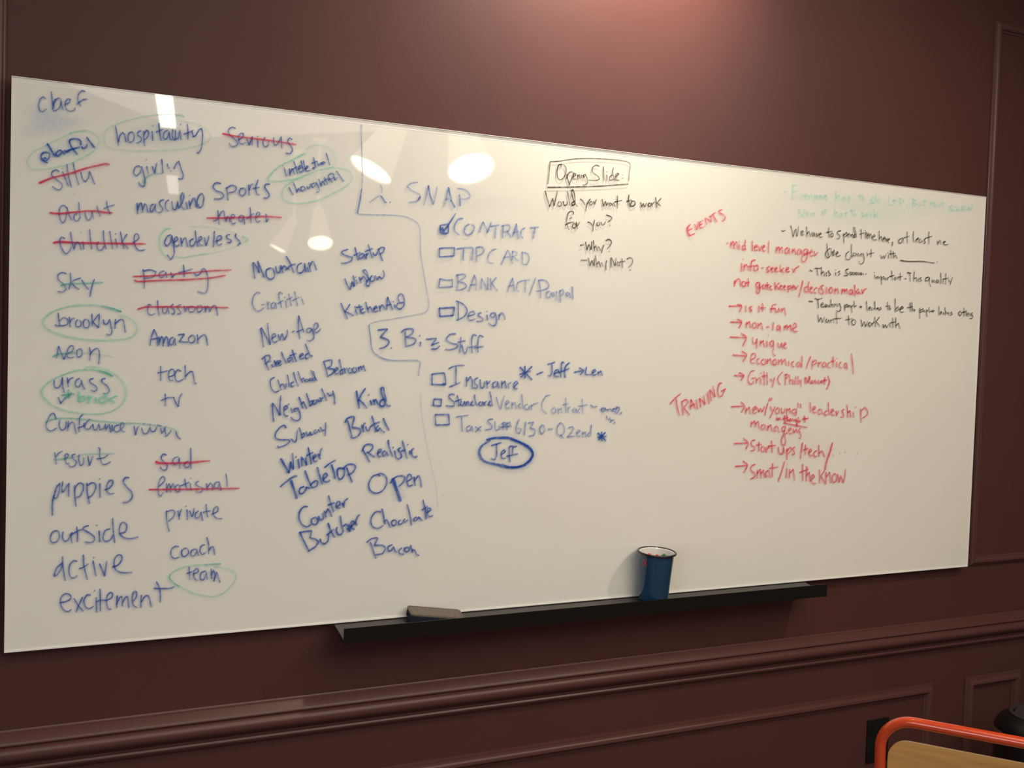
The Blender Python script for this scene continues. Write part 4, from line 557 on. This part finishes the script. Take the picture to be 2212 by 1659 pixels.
S('M','f',5.8,0.27,'mean it','215 330 216 422;217 332 250 400;250 400 268 330;268 332 271 412;292 380 310 365 297 355 292 380 304 402;330 365 322 395 340 395 346 367;357 370 359 397;359 380 370 366 381 397;440 350 446 392;470 325 471 387;450 352 496 345')
S('M','f',5.6,0.25,'has to suck','565 325 566 412;567 382 590 360 601 412;630 370 617 400 637 400 641 372;690 365 667 380 687 402;740 320 746 402;720 352 771 345;777 370 762 395 782 395;860 360 837 375 862 395 835 412;880 375 887 405 906 375;935 370 922 395 941 406;960 335 961 412;996 370 965 392;965 392 1001 412;1033 416')
# black notes at right
S('M','k',2.3,.88,'We','38 540 55 550 76 537;130 495 145 550 155 607;156 605 170 550 180 530;181 530 191 602;192 600 205 540 206 500;232 575 255 560 247 545 232 560 240 590 261 580')
S('M','k',2.3,.88,'have','288 505 291 607;292 577 310 550 326 607;350 560 337 580 352 600 362 567;363 562 369 602;380 570 391 607;392 605 406 565;412 590 435 575 427 565 412 585 422 608 446 605')
S('M','k',2.3,.88,'to','510 515 507 560 516 612;485 562 546 550;535 570 527 595 547 605 552 575 537 568')
S('M','k',2.3,.88,'spend','630 545 602 550 597 575 620 595 610 625 588 621;655 570 661 667;660 592 685 560 690 590 664 610;697 590 715 580 707 570 697 590 706 613;725 580 729 612;730 592 745 580 751 612;773 580 757 595 762 612 780 600 778 560 765 515 755 520 767 570 786 612')
S('M','k',2.3,.88,'time','830 530 836 627;815 582 861 565;870 560 876 622;868 540;885 555 891 627;892 602 905 570 913 622;913 597 925 575 936 622;942 610 970 600 962 585 942 605 952 635 986 635')
S('M','k',2.3,.88,'here,','1010 550 1011 652;1012 622 1030 600 1041 652;1052 630 1070 620 1062 605 1050 630 1059 656;1075 620 1081 657;1082 640 1096 617;1097 645 1115 630 1107 620 1094 645 1106 668;1145 655 1140 697')
S('M','k',2.2,.88,'at','1240 615 1207 640 1212 670 1235 660 1245 622;1246 622 1256 667;1290 555 1291 672;1250 617 1311 600')
S('M','k',2.2,.88,'least','1355 550 1350 615 1361 662;1377 640 1405 625 1397 615 1377 640 1387 665;1425 625 1407 645 1417 665 1435 645;1436 640 1443 667;1470 625 1457 640 1472 660 1455 677;1505 555 1506 682;1465 622 1536 600')
S('M','k',2.2,.85,'we','1590 645 1596 687;1598 672 1615 640 1622 655 1626 682;1652 665 1670 655 1657 650 1650 670 1667 685 1699 680')
S('M','k',2.4,.9,'are','520 720 487 750 477 790 502 815 530 780 530 720;490 675 495 740 511 812;540 750 551 797;545 765 567 742;582 780 600 765 592 750 580 775 592 800 626 790;560 735 556 797')
S('M','k',2.3,.88,'doing','710 750 682 780 682 825 715 830 735 790;735 680 735 760 741 817;755 765 750 795 770 795 775 770 757 765;785 772 790 800;800 770 811 802;840 770 822 785 837 800;850 770 862 830 845 870 820 875 808 850')
S('M','k',2.3,.85,'it','893 772 896 797;885 762;930 730 931 807;905 777 961 765')
S('M','k',2.3,.85,'with','1025 790 1036 822;1037 820 1050 795;1051 795 1062 822;1063 820 1081 780;1100 790 1106 822;1095 765;1125 740 1131 822;1110 777 1171 770;1150 750 1156 822;1157 802 1175 790 1189 823')
D_('M','k',2.2,.9,'blank line to fill in','1220 840 1300 850 1430 850 1500 858 1560 866;1585 856')
S('M','k',2.4,.9,'This','318 935 346 948;368 917 431 920;390 920 401 992;435 905 436 992;438 967 455 950 466 997;480 960 486 997;510 940 502 955 522 972 525 985 505 993')
S('M','k',2.3,.88,'is','575 960 579 992;575 935;620 945 602 955 622 975 600 992')
S('M','k',2.4,.9,'sooooo','705 925 682 935 682 960 702 975 690 992 660 990;725 955 717 972 732 985 740 965 727 955;750 955 745 972 757 985 765 965 752 955;775 958 772 975 784 982 789 965 777 958;800 960 797 976 809 982 813 966 802 960;825 962 822 977 834 982 837 967 826 962;850 967 857 985;878 975')
S('M','k',2.2,.88,'important','965 985 969 1022;960 960;985 1000 986 1027;988 1012 1000 995 1009 1027;1010 1012 1023 1000;1030 1000 1036 1082;1034 1017 1055 1000 1057 1020 1037 1030;1070 1010 1067 1030 1082 1030 1080 1012;1092 1010 1096 1037;1097 1020 1109 1008;1135 945 1141 1037;1110 1002 1161 990;1175 1005 1162 1020 1172 1035 1185 1012;1195 1015 1201 1032;1220 965 1221 1042;1195 1007 1241 1000;1265 1022 1283 1022')
S('M','k',2.2,.88,'This','1292 960 1331 970;1315 968 1321 1052;1360 950 1356 1052;1358 1022 1380 1010 1386 1052;1400 1020 1403 1052;1430 1010 1414 1020 1434 1040 1412 1056')
S('M','k',2.2,.88,'quality','1503 1005 1477 1015 1472 1045 1500 1040 1510 1012;1512 1010 1512 1060 1521 1102;1535 1030 1542 1060 1555 1037;1556 1035 1561 1064;1590 1030 1577 1050 1592 1065 1600 1037;1601 1035 1606 1070;1625 965 1626 1072;1645 1025 1649 1072;1675 970 1673 1077;1650 1027 1701 1015;1700 1030 1716 1057;1740 1010 1725 1055 1718 1087')
S('M','k',2.5,.9,'Teaching','310 1245 351 1252;370 1215 400 1228 446 1215;400 1228 406 1317;432 1290 455 1275 447 1262 432 1280 440 1305 461 1300;480 1275 467 1295 482 1305 490 1280;491 1278 499 1302;517 1280 507 1298 521 1303;530 1230 531 1307;533 1287 548 1275 553 1307;565 1270 569 1302;570 1285 582 1275;590 1270 592 1295 607 1290;612 1265 630 1310 622 1340 600 1350 585 1336')
S('M','k',2.4,.9,'people','665 1280 669 1342;667 1297 690 1275 690 1300 670 1310;702 1300 715 1290 702 1285 705 1311;720 1290 729 1312;735 1285 741 1362;740 1297 755 1285;760 1245 763 1307;767 1300 786 1290;828 1290 829 1317;818 1302 841 1302')
S('M','k',2.4,.88,'leaders','885 1245 889 1342;907 1325 925 1315 917 1300 907 1325 917 1341;940 1310 932 1330 947 1336;965 1250 971 1337;968 1318 955 1320;987 1320 997 1310 987 1327;1000 1315 1006 1337;1030 1305 1017 1315 1034 1325 1012 1336')
S('M','k',2.3,.88,'to','1095 1255 1096 1337;1075 1297 1121 1290;1118 1300 1110 1320 1124 1330 1130 1308')
S('M','k',2.4,.9,'be','1170 1220 1171 1347;1172 1332 1195 1300 1200 1330 1174 1350;1217 1330 1250 1315 1237 1300 1217 1325 1227 1355 1256 1352')
S('M','k',2.3,.88,'the','1318 1260 1321 1352;1290 1312 1346 1300;1335 1260 1339 1352;1341 1332 1352 1322;1354 1337 1367 1330 1360 1350')
S('M','k',2.3,.88,'people','1415 1315 1416 1417;1417 1342 1445 1320 1445 1345 1420 1355;1460 1335 1454 1350 1467 1350;1480 1330 1486 1402;1484 1347 1501 1335;1505 1310 1511 1362;1520 1350 1531 1340;1545 1330 1546 1362;1530 1347 1561 1342')
S('M','k',2.3,.88,'leaders','1605 1300 1606 1387;1620 1370 1635 1355 1624 1350 1622 1381;1645 1360 1652 1377;1665 1310 1669 1387;1671 1352 1683 1362;1687 1370 1697 1355;1700 1360 1706 1387;1735 1350 1722 1360 1740 1375 1718 1389')
S('M','k',2.2,.88,'others','1815 1345 1800 1370 1817 1390 1832 1367 1817 1345;1855 1315 1856 1397;1835 1357 1876 1350;1875 1335 1877 1395;1887 1380 1900 1370 1892 1360 1884 1385 1902 1396;1910 1365 1916 1392;1940 1360 1927 1375 1942 1395 1935 1415 1910 1418')
S('M','k',2.3,.88,'want','400 1380 410 1452;411 1450 430 1410;431 1410 446 1457;447 1455 466 1405;490 1420 477 1445 492 1460 505 1432;506 1432 511 1462;525 1430 529 1464;530 1442 550 1425 561 1467;585 1360 591 1472;555 1422 636 1415')
S('M','k',2.3,.88,'to','705 1390 709 1482;675 1432 741 1420;755 1425 737 1450 747 1480 770 1475 775 1440 752 1425')
S('M','k',2.3,.88,'work','830 1430 840 1497;841 1495 860 1450;861 1450 875 1502;876 1500 896 1445;915 1455 902 1480 920 1500 930 1472 917 1455;938 1460 943 1497;943 1477 961 1450;965 1405 973 1502;1011 1405 980 1450;978 1450 1019 1497')
S('M','k',2.3,.88,'with','1045 1475 1055 1512;1056 1510 1070 1480;1071 1480 1085 1512;1086 1510 1106 1470;1115 1470 1121 1507;1145 1410 1149 1512;1120 1462 1176 1450;1175 1410 1176 1512;1178 1492 1200 1465 1219 1522')

def tint_patch(u, v, ru, rv, col, a, label):  # soft-edged patch of colour on the glass, fading out from its centre
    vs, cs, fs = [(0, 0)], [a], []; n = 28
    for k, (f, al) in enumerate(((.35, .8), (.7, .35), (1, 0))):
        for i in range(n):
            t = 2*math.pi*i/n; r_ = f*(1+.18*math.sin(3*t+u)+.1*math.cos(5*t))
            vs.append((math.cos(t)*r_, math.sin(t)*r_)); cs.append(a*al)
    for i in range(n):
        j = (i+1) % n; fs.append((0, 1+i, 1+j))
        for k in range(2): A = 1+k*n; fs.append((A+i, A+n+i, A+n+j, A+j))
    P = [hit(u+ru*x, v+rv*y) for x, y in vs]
    me = bpy.data.meshes.new('ink_tint_patch'); me.from_pydata([(p.x, -.00002, p.z) for p in P], [], fs); me.materials.append(M_INK)
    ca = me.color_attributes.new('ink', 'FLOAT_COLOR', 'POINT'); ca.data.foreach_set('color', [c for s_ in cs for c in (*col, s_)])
    o = bpy.data.objects.new('ink_tint_patch', me); C.objects.link(o); o.parent = wb; o.matrix_parent_inverse = Matrix.Translation(-wb.location); o['label'] = label
tint_patch(108, 262, 72, 42, (.42, .60, .88), 0.204, 'soft blue tint of ink shade painted under a word')  # the ink's coloured shade through the glass, painted as a tint
tint_patch(345, 292, 100, 38, (.45, .70, .85), 0.132, 'soft blue-green patch')
tint_patch(150, 320, 70, 34, (.42, .80, .78), 0.108, 'soft green patch')
tint_patch(690, 385, 75, 42, (.40, .60, .45), 0.084, 'soft green patch')
tint_patch(172, 840, 75, 40, (.30, .60, .50), 0.072, 'soft green patch')
tint_patch(1000, 435, 130, 40, (.35, .42, .60), 0.048, 'faint blue patch')
tint_patch(1900, 455, 190, 42, (.35, .75, .62), 0.078, 'faint green patch')
tint_patch(1690, 600, 130, 60, (.80, .42, .38), 0.060, 'painted haze of red ink tint')  # colour cast by the red ink in the glass, painted on
tint_patch(1730, 960, 120, 70, (.80, .45, .42), 0.048, 'painted haze of red ink tint')  # second painted patch of the red ink's cast tint

# ------------------------------------------------------------ marker tray
tx0, tx1 = .711, 2.168; zb, yF = 1.046, -.088
tray = tag(empty('marker_tray', ((tx0+tx1)/2, .0, 1.02)), 'long black steel ledge with a V profile under the whiteboard', 'tray')
def sheet(bm, prof, x0, x1, t):
    """bent sheet of thickness t along x from a (y, z) polyline"""
    n = len(prof); off = []
    for i, p in enumerate(prof):
        a = Vector(prof[max(i-1, 0)]); b_ = Vector(prof[min(i+1, n-1)]); d = (b_-a).normalized(); off.append(Vector(p)+Vector((-d.y, d.x))*t)
    vs = [[bm.verts.new((x, q_[0], q_[1])) for x in (x0, x1)] for q_ in [Vector(p) for p in prof]+off[::-1]]
    for i in range(len(vs)): j = (i+1) % len(vs); bm.faces.new((vs[i][0], vs[i][1], vs[j][1], vs[j][0]))
    for i in range(n-1):
        for s in (0, 1): bm.faces.new((vs[i][s], vs[i+1][s], vs[2*n-2-i][s], vs[2*n-1-i][s]))
b = bmesh.new(); sheet(b, [(.0285, 1.046), (.001, 1.046), (yF+.0015, 1.0265)], tx0+.004, tx1-.004, -.0016)
part('sloping_shelf', b, M_SHELF, tray)
part('front_lip', newbox((tx0, yF-.001, 1.0245), (tx1, yF+.0012, 1.0605), .0004), M_STEEL, tray)

# ------------------------------------------------------------ enamel cup
cup_tilt = math.radians(-5)
CB = Vector((1.5918, -.0460, 1.0515))
cup = tag(empty('enamel_cup', CB, (-cup_tilt*-1, 0, 0)), 'blue enamel tumbler with black rim and a small red X, standing in the black tray', 'cup')
cup.rotation_euler = (math.radians(4), math.radians(.3), 0)
Mc = Matrix.LocRotScale(cup.location, cup.rotation_euler, None)
rb, rt, hh = .0400, .0478, .131
prof = [(0, 0), (rb-.004, 0), (rb-.001, .0015), (rb, .005)]+[(rb+(rt-rb)*t, .005+(hh-.005)*t) for t in (.25, .5, .75, 1)]
part('body', lathe(bmesh.new(), prof, 64, Mc), M_ENAMEL, cup, True)
inn = [(rt-.0008, hh)]+[(rb+(rt-rb)*t-.0022, .005+(hh-.005)*t) for t in (.99, .75, .5, .25, .02)]+[(0, .004)]
part('white_lining', lathe(bmesh.new(), inn, 64, Mc), M_ENWHITE, cup, True)
rimc = [(rt+.0027+.0034*math.cos(a), hh-.0006+.0030*math.sin(a)) for a in [math.radians(x) for x in range(180, -181, -24)]]
part('rolled_rim', lathe(bmesh.new(), rimc, 64, Mc), M_RIM, cup, True)
# red X: two short brush strokes following the cup wall
dcam = (CAM-CB); ac = math.atan2(dcam.y, dcam.x)
bm = bmesh.new()
for s in (1, -1):
    for k in range(10):
        pass
    P = []
    for k in range(9):
        t = k/8*2-1; ang = ac-.66+t*.125; z = .1075-s*t*.0088
        r = rb+(rt-rb)*(z-.005)/(hh-.005)+.0004
        wv = .0036*(1-.35*abs(t))
        P.append([bm.verts.new(Mc @ Vector((r*math.cos(ang), r*math.sin(ang), z+wv))), bm.verts.new(Mc @ Vector((r*math.cos(ang), r*math.sin(ang), z-wv)))])
    for A, B in zip(P, P[1:]): bm.faces.new((A[0], B[0], B[1], A[1]))
part('painted_x', bm, M_XRED, cup)

def capsule_piece(name, label, m, off, r, h, tip, group):
    """a small plastic marker end or push pin standing inside the cup"""
    loc = Mc @ Vector(off)
    o = tag(empty(name, loc, (math.radians(6+tip[0]), math.radians(tip[1]), 0)), label, 'pen', group)
    M_ = Matrix.LocRotScale(o.location, o.rotation_euler, None)
    part('barrel', lathe(bmesh.new(), [(0, 0), (r*.9, 0), (r*.9, h*.72), (0, h*.72)], 24, M_), m, o, True)
    part('cap', lathe(bmesh.new(), [(r*.9, h*.70), (r, h*.72), (r, h*.93), (r*.8, h*.965), (r*.45, h*.97), (r*.45, h), (0, h)], 24, M_), m, o, True)
    return o
capsule_piece('marker', 'red marker end poking up at the left inside the blue cup', M_RED, (-.018, .004, .010), .0100, .1205, (4, -5), 'markers in the blue cup')
capsule_piece('marker', 'second, lower red marker end at the middle inside the blue cup', M_RED, (-.004, .000, .010), .0085, .1165, (3, 0), 'markers in the blue cup')
capsule_piece('marker', 'green marker end poking up at the right inside the blue cup', M_GREEN, (.012, .004, .010), .0085, .117, (4, 4), 'markers in the blue cup')
capsule_piece('marker', 'dark green marker end leaning at the left wall inside the blue cup', M_GREEN, (-.026, -.005, .010), .006, .118, (2, -4), 'markers in the blue cup')

# ------------------------------------------------------------ felt eraser
TL = hit(878.8, 1307.6, -.004); TR = hit(992.5, 1316.5, -.020); BL = hit(865, 1325.5, -.050)
ex = (TR-TL).normalized(); eyv = (BL-TL); eyv = (eyv-ex*eyv.dot(ex)); ew = eyv.length; ey = -eyv.normalized(); ez = ex.cross(ey)
el = (TR-TL).length; er = tag(empty('felt_eraser', TL+ex*el/2-ey*ew/2-ez*.021), 'grey and navy felt whiteboard eraser lying tilted in the black tray', 'eraser')
Me = Matrix(((ex.x, ey.x, ez.x, TL.x), (ex.y, ey.y, ez.y, TL.y), (ex.z, ey.z, ez.z, TL.z), (0, 0, 0, 1)))
def rbox(x0, x1, y0, y1, z0, z1, r, M_, n=6):
    bm = bmesh.new(); out = []
    for cx_, cy_, a0 in ((x1-r, y1-r, 0), (x0+r, y1-r, 90), (x0+r, y0+r, 180), (x1-r, y0+r, 270)):
        for k in range(n+1): a = math.radians(a0+90*k/n); out.append((cx_+r*math.cos(a), cy_+r*math.sin(a)))
    lo = [bm.verts.new(M_ @ Vector((x, y, z0))) for x, y in out]; hi = [bm.verts.new(M_ @ Vector((x, y, z1))) for x, y in out]
    for i in range(len(out)): j = (i+1) % len(out); bm.faces.new((lo[i], lo[j], hi[j], hi[i]))
    bm.faces.new(lo[::-1]); bm.faces.new(hi); return bm
part('felt_pad', rbox(.001, el-.001, -ew+.0005, -.0005, -.021, -.004, .007, Me), M_FELTD, er)
part('grey_cover', rbox(0, el, -ew, 0, -.004, 0, .008, Me), M_FELT, er)
bm = bmesh.new(); ns = 26
for i in range(ns):
    x = .007+(el-.014)*i/(ns-1)
    for yy in (-.0045, -ew+.0045): box(bm, (x-.0015, yy-.0004, -.0001), (x+.0012, yy+.0004, .0004), Me)
for i in range(9):
    y = -.008-(ew-.016)*i/8
    for xx in (.0045, el-.0045): box(bm, (xx-.0004, y-.0014, -.0001), (xx+.0004, y+.0012, .0004), Me)
part('stitching', bm, M_STITCH, er)

# ------------------------------------------------------------ wall outlet
ox0, ox1, oz0, oz1 = 2.467, 2.556, .443, .580
ou = tag(empty('wall_outlet', ((ox0+ox1)/2, Y1, oz0)), 'black electrical outlet plate low on the burgundy wall behind the chair', 'outlet')
part('cover_plate', newbox((ox0, Y1-.007, oz0), (ox1, Y1+.001, oz1), .002), M_BLACK, ou)
for zc in (.481, .542):
    b = lathe(bmesh.new(), [(0, 0), (.0165, 0), (.0165, .0015), (.015, .0022), (0, .0022)], 28, Matrix.Translation(((ox0+ox1)/2, Y1-.0068, zc)) @ Matrix.Rotation(math.pi/2, 4, 'X'))
    s_ = part('socket', b, M_BINB, ou, True)
    b = bmesh.new()
    for dx in (-.006, .006): box(b, ((ox0+ox1)/2+dx-.001, Y1-.0093, zc+.001), ((ox0+ox1)/2+dx+.001, Y1-.0088, zc+.008))
    lathe(b, [(0, 0), (.0024, 0), (.0024, .0004), (0, .0004)], 12, Matrix.Translation(((ox0+ox1)/2, Y1-.009, zc-.008)) @ Matrix.Rotation(math.pi/2, 4, 'X'))
    sl = obj('slots', b, M_STEEL); sl.parent = s_
part('screw', lathe(bmesh.new(), [(0, 0), (.003, 0), (.0026, .001), (0, .0012)], 14, Matrix.Translation(((ox0+ox1)/2, Y1-.007, (oz0+oz1)/2)) @ Matrix.Rotation(math.pi/2, 4, 'X')), M_STEEL, ou, True)

# ------------------------------------------------------------ orange chair
A0 = CAM+ray(1903, 1560)*2.76; A0.z = .905                    # left end of the top rail
adir = Vector((.585, -.811, 0)).normalized(); out = Vector((-adir.y, adir.x, 0))   # 'out' points away from the camera (seat side)
lean = .12
chair = tag(empty('chair', (A0.x+adir.x*.21, A0.y+adir.y*.21, 0)), 'chair with orange-red tubular frame and light plywood back, cropped at the lower right corner', 'chair')
def CP(a, z, o=0): return Vector((A0.x, A0.y, 0))+adir*a+out*(o+(.9-z)*lean)+Vector((0, 0, z))
TR_ = .0125; WB = .42; zt = .897; rc = .072
hoop = []
SH = .455
hoop += [CP(0, z) for z in (.46, .52, .6, .7, .8)]
for k in range(0, 11): t = math.pi/2*k/10; hoop.append(CP(rc-rc*math.cos(t), zt-rc+rc*math.sin(t)))
hoop += [CP(a, zt) for a in (.12, .21, .30)]
for k in range(0, 11): t = math.pi/2*k/10; hoop.append(CP(WB-rc+rc*math.sin(t), zt-rc+rc*math.cos(t)))
hoop += [CP(WB, z) for z in (.8, .7, .6, .52, .46)]
part('back_frame', tube(bmesh.new(), hoop, TR_, 20), M_ORANGE, chair, True)
# plywood back inset in the hoop
g, pr, pz0, pz1 = .030, .045, .66, .850; pa0, pa1 = .0175, WB-.0175
pts = []
for ca_, cz, a0 in ((pa1-pr, pz1-pr, 0), (pa0+pr, pz1-pr, 90), (pa0+pr, pz0+pr, 180), (pa1-pr, pz0+pr, 270)):
    for k in range(9): a = math.radians(a0+90*k/8); pts.append((ca_+pr*math.cos(a), cz+pr*math.sin(a)))
bm = bmesh.new(); th = .005
f_ = [bm.verts.new(CP(a, z, -th)) for a, z in pts]; k_ = [bm.verts.new(CP(a, z, th)) for a, z in pts]
bm.faces.new(f_); bm.faces.new(k_[::-1]); bp = part('plywood_back', bm, M_WOOD, chair)
bm = bmesh.new(); f_ = [bm.verts.new(CP(a, z, -th)) for a, z in pts]; k_ = [bm.verts.new(CP(a, z, th)) for a, z in pts]
for i in range(len(pts)): j = (i+1) % len(pts); bm.faces.new((f_[i], f_[j], k_[j], k_[i]))
e_ = obj('ply_edge', bm, M_WOODE, smooth=True); e_.parent = bp; e_.matrix_parent_inverse = bp.matrix_parent_inverse.inverted() @ Matrix.Translation(-chair.location) if False else Matrix()
for a in (.0, WB):
    for z in (.69, .72):
        s = 1 if a < .1 else -1
        part('fixing_pin', tube(bmesh.new(), [CP(a+s*.008, z), CP(a+s*.034, z)], .004, 10), M_CHROME, chair, True)
# seat and frame
def SP(a, o, z): return Vector((A0.x, A0.y, 0))+adir*a+out*(o+(.9-.46)*lean)+Vector((0, 0, z))
pts = []; sx0, sx1, sy0, sy1, sr = .01, WB-.01, .015, .41, .05
for ca_, co, a0 in ((sx1-sr, sy1-sr, 0), (sx0+sr, sy1-sr, 90), (sx0+sr, sy0+sr, 180), (sx1-sr, sy0+sr, 270)):
    for k in range(7): a = math.radians(a0+90*k/6); pts.append((ca_+sr*math.cos(a), co+sr*math.sin(a)))
bm = bmesh.new(); lo = [bm.verts.new(SP(a, o, .46)) for a, o in pts]; hi = [bm.verts.new(SP(a, o, .472)) for a, o in pts]
for i in range(len(pts)): j = (i+1) % len(pts); bm.faces.new((lo[i], lo[j], hi[j], hi[i]))
bm.faces.new(lo[::-1]); bm.faces.new(hi); part('seat', bm, M_WOOD, chair)
part('seat_frame', tube(bmesh.new(), [SP(0, 0, .447), SP(0, .2, .447), SP(0, .38, .447), SP(.03, .40, .447), SP(WB-.03, .40, .447), SP(WB, .38, .447), SP(WB, .2, .447), SP(WB, 0, .447), SP(0, 0, .447)], .011, 14), M_ORANGE, chair, True)
for a, o, da, do in ((0, 0, -.02, -.05), (WB, 0, .02, -.05), (.0, .38, -.02, .03), (WB, .38, .02, .03)):
    lg = part('leg', tube(bmesh.new(), [SP(a, o, .462), SP(a+da*.3, o+do*.3, .32), SP(a+da, o+do, .012)], TR_, 16), M_ORANGE, chair, True)
    q_ = SP(a+da, o+do, 0); ft = obj('rubber_foot', lathe(bmesh.new(), [(0, 0), (.015, 0), (.015, .02), (.012, .024), (0, .024)], 16, Matrix.Translation(q_)), M_BLACK, smooth=True)
    ft.parent = lg

# ------------------------------------------------------------ waste bin
bc = Vector((2.885, -.29, 0)); rbn = .150; hb = .588
bn = tag(empty('waste_bin', bc), 'glossy black round waste bin with grey swing lid at the right edge', 'bin')
MB_ = Matrix.Translation(bc)
part('body', lathe(bmesh.new(), [(0, 0), (rbn-.012, 0), (rbn-.004, .006), (rbn-.004, .02), (rbn, .03), (rbn, hb)], 64, MB_), M_BINBODY, bn, True)
part('chrome_band', lathe(bmesh.new(), [(rbn, hb-.004), (rbn+.003, hb), (rbn+.003, hb+.008), (rbn, hb+.012)], 64, MB_), M_CHROME, bn, True)
dome = [(rbn-.001, hb+.006)]+[(rbn*math.cos(t)*.995, hb+.012+.066*math.sin(t)) for t in [math.radians(x) for x in (0, 12, 24, 36, 46)]]
part('domed_lid', lathe(bmesh.new(), dome, 64, MB_), M_BINB, bn, True)
rl = dome[-1][0]; zl = dome[-1][1]
part('rim_ring', lathe(bmesh.new(), [(rl+.003, zl-.004), (rl+.004, zl+.002), (rl-.006, zl+.003), (rl-.007, zl-.003)], 64, MB_), M_BINL, bn, True)
b = lathe(bmesh.new(), [(0, .003), (rl-.008, 0), (rl-.008, -.004), (0, -.004)], 48, MB_ @ Matrix.Translation((0, 0, zl+.004)) @ Matrix.Rotation(math.radians(-16), 4, 'Y'))
part('swing_flap', b, M_BINL, bn, True)

# ------------------------------------------------------------ lamps in the room (seen as reflections in the glass)
def lamp_head(parent, c, ax, R, Lh):
    """long conical shade with its open mouth at c, apex along ax"""
    ax = ax.normalized(); M_ = Matrix.Translation(c) @ ax.to_track_quat('Z', 'Y').to_matrix().to_4x4()
    s_ = part('shade', lathe(bmesh.new(), [(R, 0), (R*.985, .004), (R*.42, Lh), (R*.2, Lh*1.04), (0, Lh*1.05)], 48, M_), M_SHADE, parent, True)
    part('glowing_mouth', lathe(bmesh.new(), [(0, .012), (R*.96, .012), (R*.96, .010), (0, .010)], 48, M_), M_BULB, parent)
def mirror(u, v, z):
    d = ray(u, v); P = hit(u, v); d.y = -d.y; return P+d*((z-P.z)/d.z)
def lamp(name, c, ax, R, Lh, label, pt=None):
    o = tag(empty(name, (c.x+ax.x*Lh, c.y+ax.y*Lh, Z1)), label, 'lamp', 'cone lamps on the ceiling'); ax = ax.normalized()
    lamp_head(o, c, ax, R, Lh); top = c+ax*Lh
    part('stem', tube(bmesh.new(), [top, Vector((top.x, top.y, Z1))], .012, 12), M_SHADE, o, True)
    part('ceiling_plate', lathe(bmesh.new(), [(0, -.02), (.06, -.02), (.06, 0), (0, 0)], 24, Matrix.Translation((top.x, top.y, Z1))), M_SHADE, o, True)
    return o
# image axes as seen in the mirror: right, up, back
mr = Vector((cr.x, -cr.y, cr.z)); mu = Vector((-cdn.x, cdn.y, -cdn.z)); mf = Vector((cf.x, -cf.y, cf.z))
def axis(deg, tilt):   # cone leans 'deg' clockwise in the reflection, mouth opened towards the viewer by 'tilt'
    a = math.radians(deg); t = math.radians(tilt); return (mr*math.sin(a)*math.cos(t)+mu*math.cos(a)*math.cos(t)+mf*math.sin(t)).normalized()
ZL = 2.62
lamp('ceiling_lamp', mirror(800, 368, ZL), axis(28, 14), .125, .34, 'near white cone lamp tilted left, mirrored in the whiteboard')
lamp('ceiling_lamp', mirror(1018, 366, ZL), axis(-14, 27), .125, .34, 'near white cone lamp tilted right, mirrored in the whiteboard')
ZL = 2.45
lamp('ceiling_lamp', mirror(600, 538, ZL), axis(26, 9), .080, .30, 'far white cone lamp tilted left, mirrored in the whiteboard')
lamp('ceiling_lamp', mirror(692, 526, ZL), axis(-9, 29), .098, .34, 'far white cone lamp tilted right, mirrored in the whiteboard')
lamp('ceiling_lamp', KEY+Vector((.0, -.02, .05)), Vector((.12, -.25, 1)), .10, .16, 'white cone lamp above the whiteboard that lights the wall')
o_ = lamp('ceiling_lamp', KEY2+Vector((.0, -.02, .05)), Vector((.3, -.3, 1)), .10, .20, 'added, unseen white cone lamp off to the right of the whiteboard, outside the picture')
def strip(us, z, label, glow=M_TUBE):
    P = [mirror(u, v, z) for u, v in us]; c = sum(P, Vector())/4; bm = bmesh.new()
    lo = [bm.verts.new(p) for p in P]; bm.faces.new(lo)
    o = tag(empty('strip_light', (c.x, c.y, Z1)), label, 'light', 'strip lights on the ceiling')
    part('diffuser', bm, glow, o)
    bm = bmesh.new(); a = [bm.verts.new(Vector((p.x, p.y, z+.001))) for p in P]; h = [bm.verts.new(Vector((p.x, p.y, Z1))) for p in P]
    for i in range(4): j = (i+1) % 4; bm.faces.new((a[i], a[j], h[j], h[i]))
    bm.faces.new(a); bm.faces.new(h[::-1]); part('housing', bm, M_FRAMEW, o)
strip([(332, 190), (372, 194), (381, 277), (347, 275)], 3.18, 'near ceiling strip light, mirrored in the whiteboard')
strip([(359, 378), (384, 380), (386, 420), (364, 418)], 3.18, 'far ceiling strip light, mirrored faintly in the whiteboard', M_TUBE_DIM)
